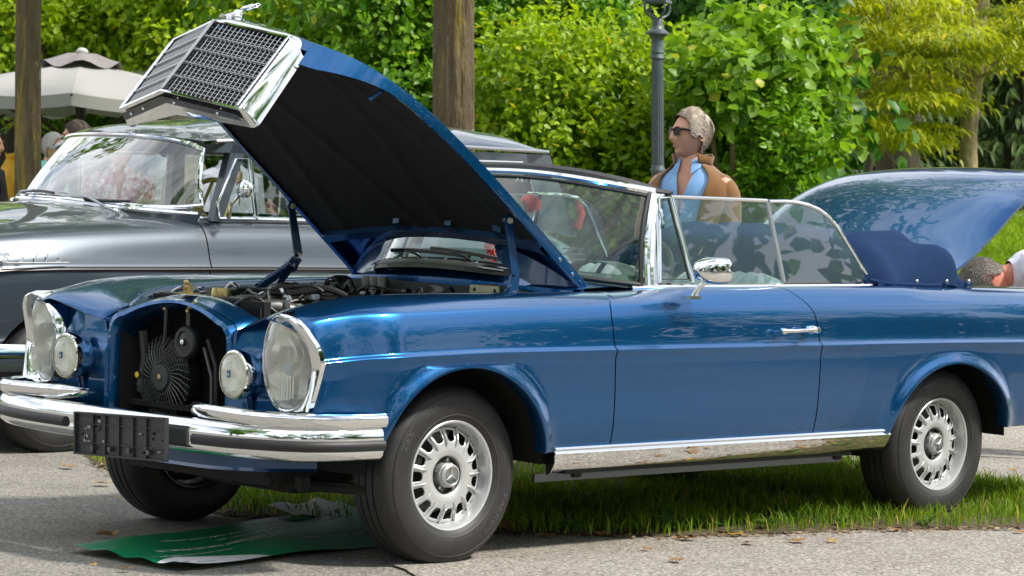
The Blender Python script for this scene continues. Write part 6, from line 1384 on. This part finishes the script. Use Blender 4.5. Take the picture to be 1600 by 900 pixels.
def person(label, x, y, z0, ang, H=1.76, skin='skin', hair='hair_grey', hairlen=.035, hairline=1.0, top='shirt_blue', jacket=None, legs='trousers', arms=((.0, .0), (.0, .0)), glasses=False, tilt=(0, 0, 0), bend=0, seed=1, sleeve='long', group=None, hs=1.06, collar=True):
    """ang: heading of the face (0 = towards -y); arms: per side (forward swing, elbow bend)"""
    e = empty('person', label, 'person', (x, y, z0), 0, group); k = H/1.76; RM = Matrix.Rotation(ang, 4, 'Z') @ Matrix.Scale(k, 4)
    UB = RM @ Matrix.Translation((0, 0, .93)) @ Matrix.Rotation(bend, 4, 'X') @ Matrix.Translation((0, 0, -.93))
    arm = []
    for i, s in enumerate((-1, 1)):
        sw, el = arms[i]; sh = Vector((s*.185, .01, 1.435)); d1 = Vector((s*.11, -math.sin(sw), -math.cos(sw))).normalized(); eb = sh+d1*.295; d2 = Vector((-s*.10*el, -math.sin(sw+el), -math.cos(sw+el))).normalized(); wr = eb+d2*.255; arm.append((sh, eb, wr, d2))
    b = MB()
    # body: one continuous skin from feet to neck
    pts = [Vector((0, 0, .95)), Vector((0, 0, 1.15)), Vector((0, .005, 1.34)), Vector((0, .012, 1.46)), Vector((0, .0, 1.53)), Vector((0, -.012, 1.60))]; ed = [(0, 1), (1, 2), (2, 3), (3, 4), (4, 5)]; rd = [(.15, .10), (.135, .09), (.15, .10), (.085, .065), .056, .056]
    for i, s in enumerate((-1, 1)):
        sh, eb, wr, d2 = arm[i]; n0 = len(pts); pts += [Vector((s*.11, .01, 1.43)), sh, eb, wr]; ed += [(3, n0), (n0, n0+1), (n0+1, n0+2), (n0+2, n0+3)]; rd += [.06, .052, .038, .024]
        n0 = len(pts); pts += [Vector((s*.09, 0, .90)), Vector((s*.10, -.01, .50)), Vector((s*.105, .02, .09))]; ed += [(0, n0), (n0, n0+1), (n0+1, n0+2)]; rd += [.085, .055, .036]
    vs, fs = skin_eval(pts, ed, rd, 0, 2); b.add([tuple((UB if v[2] > .93 else RM) @ Vector(v)) for v in vs], fs, skin)
    HM = UB @ Matrix.Translation((0, -.022, 1.655)) @ Matrix.Rotation(tilt[2], 4, 'Z') @ Matrix.Rotation(tilt[0], 4, 'X') @ Matrix.Rotation(tilt[1], 4, 'Y')
    head_mesh(b, HM, skin, hs)
    for i, s in enumerate((-1, 1)): hand(b, arm[i][2], arm[i][3], UB, -s)
    b.build('body', None, e)
    hair_obj(HM, hair, e, seed, hairlen, hairline, hs=hs)
    # eyes, brows / sunglasses
    if glasses:
        b = MB()
        for s in (-1, 1):
            P = [[tuple(HM @ (Vector((s*.033+.030*kk*math.cos(q), -.106+.012*abs(s*.033+.030*kk*math.cos(q))/.06*1.0, .014+.022*kk*math.copysign(abs(math.sin(q))**.8, math.sin(q))))*hs)) for q in np.linspace(0, 2*PI, 21)[:-1]] for kk in (1.08, 1.0, .02)]
            b.grid(np.array(P), 'sunglass', cv=True); b.tube([tuple(HM @ (Vector(v)*hs)) for v in ((s*.060, -.092, .024), (s*.076, -.075, .024), (s*.083, .005, .016), (s*.080, .028, .004))], .0058, 'sunglass', 5)
        b.tube([tuple(HM @ (Vector(v)*hs)) for v in ((-.012, -.108, .022), (.012, -.108, .022))], .004, 'sunglass', 5); b.build('sunglasses', None, e)
    else:
        b = MB()
        for s in (-1, 1): b.sphere(tuple(HM @ (Vector((s*.030, -.080, .012))*hs)), .0105*k, 'hair_dark', 6, 8); b.tube([tuple(HM @ (Vector((s*q, -.100+.25*(q-.02), .033))*hs)) for q in (.014, .03, .046)], .0035, hair, 5)
        b.build('eyes', None, e)
    # top
    b = MB(); j = jacket
    rings = [(.80, .180, .125, 0), (.95, .182, .128, 0), (1.10, .170, .120, 0), (1.25, .188, .128, 0), (1.36, .205, .126, .004), (1.42, .200, .112, .006), (1.465, .165, .092, .010), (1.495, .115, .076, .008), (1.525, .074, .066, .004)]
    if j: rings = [(z_, a_*.90, d_*.93, o_) for z_, a_, d_, o_ in rings]
    torso(b, top, rings, UB, [0, 0, 0, 0, .04, .10, .20, .36, .62] if collar else None)
    if collar:
        for s in (-1, 1):
            P = [[tuple(UB @ Vector((s*rr_*math.sin(q), .006-rr_*1.0*math.cos(q)-.012*(r_ == 2)*(q < 1), zz_-.050*max(0, 1-q/1.1)*(r_ == 2)-.012*max(0, 1-q/1.2)))) for q in np.linspace(.42, PI, 16)] for r_, (rr_, zz_) in enumerate(((.066, 1.50), (.069, 1.550), (.083, 1.512)))]; b.grid(np.array(P), top)
    if not j:
        for i, s in enumerate((-1, 1)):
            sh, eb, wr, d2 = arm[i]; end = wr if sleeve == 'long' else sh.lerp(eb, .75); P = [sh-Vector((s*.07, 0, -.01)), sh, eb, end] if sleeve == 'long' else [sh-Vector((s*.07, 0, -.01)), sh, sh.lerp(eb, .4), end]
            b.tube([tuple(UB @ p) for p in P], [.060*k, .066*k, (.052 if sleeve == 'long' else .064)*k, (.040 if sleeve == 'long' else .062)*k], top, 16)
    b.build('shirt', None, e)
    if j:
        b = MB(); torso(b, j, [(.78, .195, .145, 0), (.95, .195, .146, 0), (1.10, .188, .140, 0), (1.25, .198, .142, 0), (1.36, .212, .138, .004), (1.42, .204, .120, .008), (1.455, .178, .104, .012), (1.485, .132, .088, .012), (1.52, .084, .076, .010)], UB, [.30, .30, .34, .42, .50, .58, .70, .82, .92])
        P = []
        for r_, dz in ((0, 0), (.5, .035), (1, .075)):       # standing collar
            P.append([tuple(UB @ Vector(((.083+.016*r_+.006*math.sin(q*5))*math.sin(q), .010-(.074+.014*r_)*math.cos(q), 1.508+dz*(.72+.12*math.sin(q*3))-.028*(1-abs(q-PI)/2.3 > .75)*0))) for q in np.linspace(.75-.15*r_, 2*PI-.75+.15*r_, 40)])
        b.grid(np.array(P), j); bb = np.array(P[::-1]); jk = b.build('jacket', None, e, solid=.006)
        b = MB()
        for i, s in enumerate((-1, 1)):
            sh, eb, wr, d2 = arm[i]; pts = [sh-Vector((s*.095, -.005, -.012)), sh-Vector((s*.035, 0, .006)), sh+Vector((s*.002, 0, -.06)), sh.lerp(eb, .6), eb, eb.lerp(wr, .6), wr]
            sm_ = smooth([(p.x, p.y, p.z, r_*k) for p, r_ in zip(pts, (.036, .052, .060, .060, .056, .050, .046))], 30); b.tube([tuple(UB @ Vector(p[:3])) for p in sm_], [p[3]*(1+.09*mnoise.noise(Vector((p[2]*26, i*3., 0)))) for p in sm_], j, 20)
        b.build('sleeves', None, jk, solid=0)
    b = MB()
    for s in (-1, 1): b.tube([tuple(RM @ Vector(p)) for p in ((s*.075, 0, .93), (s*.095, 0, .78), (s*.10, -.012, .50), (s*.105, .02, .06))], [.105*k, .098*k, .075*k, .068*k], legs, 16)
    torso(b, legs, [(.78, .172, .118, 0), (.86, .180, .125, 0), (.96, .168, .118, 0)], RM); b.build('trousers', None, e)
    for s in (-1, 1): b = MB(); b.sphere(tuple(RM @ Vector((s*.105, -.055, .045))), (.05*k, .05*k, .045*k), 'shoe', 8, 12); b.tube([tuple(RM @ Vector(p)) for p in ((s*.105, .05, .05), (s*.105, -.06, .045), (s*.11, -.17, .035))], [.045*k, .048*k, .034*k], 'shoe', 12); b.build('shoe', None, e)
    return e
def face_dir(right, away): v = RT[:2]*right+FW[:2]*away; return math.atan2(v[0], -v[1])      # heading whose face looks along v
def place(px, py, d, zhead): p = at(px, py, d); return p[0], p[1], p[2]-zhead
x, y, z = place(1083, 208, 13.55, 1.665*1.02)
person('grey-haired man in a brown suede jacket and open blue shirt wearing dark sunglasses', x, y, z, face_dir(-.50, -.86), 1.795, hair='hair_grey', hairlen=.055, hairline=.88, top='shirt_blue', jacket='suede', legs='trousers', arms=((.15, .3), (.1, .25)), glasses=True, seed=5, tilt=(-.03, 0, -.62), hs=.93)
x, y, z = place(79, 228, 21.3, 1.60)
person('white-haired man in a mint green shirt and sunglasses right of the left tree', x, y, z, face_dir(1, -.35), 1.69, hs=.88, hair='hair_white', hairlen=.02, hairline=.95, top='shirt_mint', arms=((.1, .5), (.1, .4)), glasses=True, seed=6, sleeve='short')
x, y, z = place(28, 216, 22.8, 1.665)
person('person in a bright yellow jacket half hidden behind the left tree', x, y, z, face_dir(.9, .3), 1.74, hair='hair_dark', hairlen=.03, top='shirt_white', jacket='jacket_yellow', arms=((.2, .6), (.2, .5)), seed=7)
x, y, z = place(-20, 222, 22.0, 1.665)
person('man in a black short-sleeved shirt cut by the left edge', x, y, z, face_dir(.9, -.3), 1.74, hair='hair_salt', hairlen=.02, top='shirt_black', arms=((.15, 1.1), (.15, 1.25)), seed=8, sleeve='short')
x, y, z = place(124, 220, 21.6, 1.62)
person('dark curly-haired person in a black top seen past the corner of the grey car windscreen', x, y, z, face_dir(-1, -.1), 1.74, hair='hair_dark', hairlen=.05, top='shirt_black', arms=((.1, .2), (.1, .2)), seed=9)
x, y, z = place(188, 190, 19.0, 1.665)
person('woman in a white and pink floral blouse seen through the grey car windscreen', x, y, z-.1, face_dir(.2, -1), 1.68, hair='hair_salt', hairlen=.06, top='shirt_floral', arms=((.1, .3), (.1, .3)), seed=10)
x, y, z = place(232, 180, 19.6, 1.665)
person('person in a plain white shirt right of the floral blouse', x, y, z-.12, face_dir(-.3, 1), 1.76, hair='hair_grey', hairlen=.03, top='shirt_white', arms=((.1, .1), (.1, .1)), seed=11)
x, y, z = place(292, 180, 18.6, 1.665)
person('man in a tan jacket holding a blue bag seen through the grey car windscreen', x, y, z-.1, face_dir(-1, .1), 1.74, hair='hair_grey', hairlen=.03, top='shirt_white', jacket='jacket_tan', arms=((.4, 1.2), (.3, 1.1)), seed=12)
x, y, z = place(362, 190, 18.2, 1.665)
person('person in a cream top seen through the small side window of the grey car', x, y, z-.1, face_dir(.6, -.8), 1.72, hair='hair_dark', hairlen=.03, top='shirt_white', legs='trousers_tan', arms=((.1, .2), (.1, .2)), seed=13)
x, y, z = place(444, 218, 20, 1.665)
person('person in a red and white patterned top low behind the grey car door window', x, y, z-.35, face_dir(-1, -.2), 1.62, hair='hair_dark', hairlen=.03, top='shirt_floral', arms=((.1, .2), (.1, .2)), seed=14)
b = at(279, 248, 18.4); e = empty('bag', 'small bright blue bag held up by the man in the tan jacket', 'bag', tuple(b)); bb = MB(); bb.box((0, 0, 0), (.10, .06, .13), 'bag_blue', bev=.025); bb.tube([(-.03, 0, .06), (0, 0, .12), (.03, 0, .06)], .006, 'bag_blue'); bb.build('bag_body', None, e)
# the man bending down behind the boot
hp = at(1539, 432, 14.6); ang = face_dir(-1, -.12)
fx = np.array([math.sin(ang), -math.cos(ang)])       # heading; bent 90 degrees the head lies ahead of the hips
bend = R(97); r_ = (1.655-.93)*1.0
hx = hp[:2]-fx*(math.sin(bend)*r_+.0); hz = hp[2]-(.93+math.cos(bend)*r_)
person('grey-haired man in a white shirt bending down behind the raised boot lid', hx[0], hx[1], hz, ang, 1.76, skin='skin_red', hair='hair_salt', hairlen=.03, hairline=1.0, top='shirt_white', arms=((1.2, .3), (1.2, .3)), bend=bend, seed=15, tilt=(.15, 0, 0), collar=False)
# ================================================================== lamp post and parasols
c = at(1028, 300, 20.0); gz0 = float(terr(c[0], c[1])); t1 = at(1027, 20, 20.0); dv = (np.array(t1)-c); dv /= dv[2]
lp = empty('lamp_post', 'tall grey fluted cast iron lamp post left of the man in the brown jacket', 'lamp post', (c[0], c[1], 0)); lp.location = (0, 0, 0)
def LPT(z): return np.array([c[0], c[1], 0])+dv*np.array([1, 1, 0])*(z-c[2])
zc_ = lambda py: float(at(1028, py, 20.0)[2])
def lringed(prof, m='lamp_post', n=40, flute=0):
    P = []
    for r, z in prof:
        o = LPT(z); P.append([(o[0]+r*(1-flute*(math.cos(16*q) < 0))*math.cos(q), o[1]+r*(1-flute*(math.cos(16*q) < 0))*math.sin(q), z) for q in np.linspace(0, 2*PI, 129 if flute else n+1)[:-1]])
    return MB().grid(np.array(P), m, cv=True)
lringed([(.13, gz0), (.13, gz0+.2), (.10, gz0+.24), (.09, gz0+.5), (.055, gz0+.56), (.048, zc_(300)), (.047, zc_(272)), (.054, zc_(269)), (.055, zc_(265)), (.047, zc_(262)), (.045, zc_(258))]).build('base', None, lp)
lringed([(.044, zc_(260)), (.0435, zc_(200)), (.041, zc_(100)), (.039, zc_(88))], flute=.09).build('fluted_shaft', None, lp)
lringed([(.046, zc_(92)), (.050, zc_(91)), (.046, zc_(88)), (.042, zc_(84)), (.049, zc_(82)), (.044, zc_(78)), (.043, zc_(66)), (.045, zc_(60)), (.060, zc_(56)), (.080, zc_(53)), (.078, zc_(50)), (.050, zc_(46)), (.036, zc_(40)), (.040, zc_(33)), (.032, zc_(30)), (.03, zc_(28))]).build('capital', None, lp)
z0 = zc_(28); lan = MB()
for k in range(4):
    q = PI/4+k*PI/2+.5; pts = []
    for t in np.linspace(0, 1, 9): r = .028+.075*math.sin(t*PI*.62); z = z0+.0+.10*t-.02*math.sin(t*PI); o = LPT(z); pts.append((o[0]+r*math.cos(q), o[1]+r*math.sin(q), z))
    lan.tube(pts, .009, 'lamp_post', 6)
o = LPT(z0+.11); lan.box(tuple(np.array([o[0], o[1], z0+.115])), (.17, .17, .02), 'lamp_post', rot=rotm('Z', .5)); 
for k in range(4): q = PI/4+k*PI/2+.5; lan.tube([(o[0]+.10*math.cos(q), o[1]+.10*math.sin(q), z0+.11), (o[0]+.15*math.cos(q), o[1]+.15*math.sin(q), z0+.50)], .009, 'lamp_post', 6)
lan.lathe([(.0, z0+.68), (.05, z0+.66), (.15, z0+.52), (.16, z0+.50)], (o[0], o[1], 0), 'z', 'lamp_post', 20); lan = lan.build('lantern', None, lp)
b = MB()
for k in range(4):
    q = PI/4+k*PI/2+.5; q2 = q+PI/2; b.add([(o[0]+.098*math.cos(a), o[1]+.098*math.sin(a), z0+.125) for a in (q, q2)]+[(o[0]+.147*math.cos(a), o[1]+.147*math.sin(a), z0+.50) for a in (q2, q)], [(0, 1, 2, 3)], 'lamp_glass', False)
b.build('lantern_glass', None, lan)
def parasol(label, ax, ay, d, half, drop, val, rot, mt, pole_px, n=8, cap=True, segr=None):
    a = np.array(at(ax, ay, d)); e = empty('parasol', label, 'parasol', (0, 0, 0), group='parasols behind the grey car'); z0 = a[2]; gz_ = float(terr(a[0], a[1]))
    cor = []
    for k in range(n): q = rot+2*PI*k/n; r_ = half*((1/max(abs(math.cos(q-rot)), abs(math.sin(q-rot)))) if n == 8 and segr else 1); cor.append(np.array([a[0]+r_*math.cos(q), a[1]+r_*math.sin(q), z0-drop]))
    for k in range(n):
        p, q = cor[k], cor[(k+1) % n]; P = []
        for t in np.linspace(0, 1, 9):
            row = []
            for s in np.linspace(0, 1, 9): w = p*(1-s)+q*s; v = a*(1-t)+w*t; v[2] += .05*drop*math.sin(PI*t)-.04*math.sin(PI*s)*t; row.append(tuple(v))
            P.append(row)
        P2 = [P[-1], [(x_, y_, z_-val*(1-.1*math.sin(s_*PI))) for s_, (x_, y_, z_) in enumerate(P[-1])]]
        b = MB().grid(np.array(P), mt); b.grid(np.array(P2), mt); b.build('canopy_panel', None, e)
        MB().tube([tuple(a-[0, 0, .06]), tuple((a+p)/2+[0, 0, -.04]), tuple(p-[0, 0, .02])], .012, 'dark_wood', 5).build('rib', None, e)
        MB().tube([(a[0], a[1], z0-drop-.45), tuple((a*.35+p*.65)-[0, 0, .03])], .012, 'dark_wood', 5).build('strut', None, e)
    if cap:
        P = [[(a[0]+r_*math.cos(q), a[1]+r_*math.sin(q), a[2]+h+.012*math.sin(5*q)*r_*8) for q in np.linspace(0, 2*PI, 33)[:-1]] for r_, h in ((.02, .07), (.12, .055), (.27, -.012), (.33, -.03))]; MB().grid(np.array(P), 'parasol_cap', cv=True).build('vent_cap', None, e); MB().sphere((a[0], a[1], a[2]+.08), (.05, .05, .035), 'parasol_light').build('finial', None, e)
    MB().tube([(a[0], a[1], gz_), (a[0], a[1], z0)], .028, 'dark_wood', 10).build('pole', None, e); return e
parasol('beige eight-panelled parasol behind the left tree with a dark vent cap', 128, 96, 23.5, 1.38, .30, .10, .9, 'parasol', 0)
parasol('paler parasol standing behind the first one and the raised grille', 258, 100, 26, 1.25, .26, .10, .55, 'parasol_light', 240, cap=False)
parasol('shaded parasol at the far left edge with dark ribs showing below', -75, 112, 24.5, 1.05, .24, .09, .2, 'parasol', 0)
# dark stall in the shade under the parasols
c = at(-40, 255, 27); e = empty('stall', 'dark timber stall in the shade at the left edge', 'stall', (c[0], c[1], float(terr(c[0], c[1]))), YAW*-1); b = MB(); b.box((0, 0, .5), (1.0, .5, 1.0), 'dark_wood', bev=.01); b.build('counter', None, e)
for x in (-.46, .46): MB().box((x, 0, 1.2), (.07, .07, 2.4), 'dark_wood').build('post', None, e)
MB().box((0, 0, 2.2), (1.3, .9, .06), 'dark_wood', bev=.01).build('stall_roof', None, e)
for k in range(7): MB().box((-.42+.14*k, .22, 1.5), (.13, .02, 1.2), 'dark_wood').build('board', None, e)
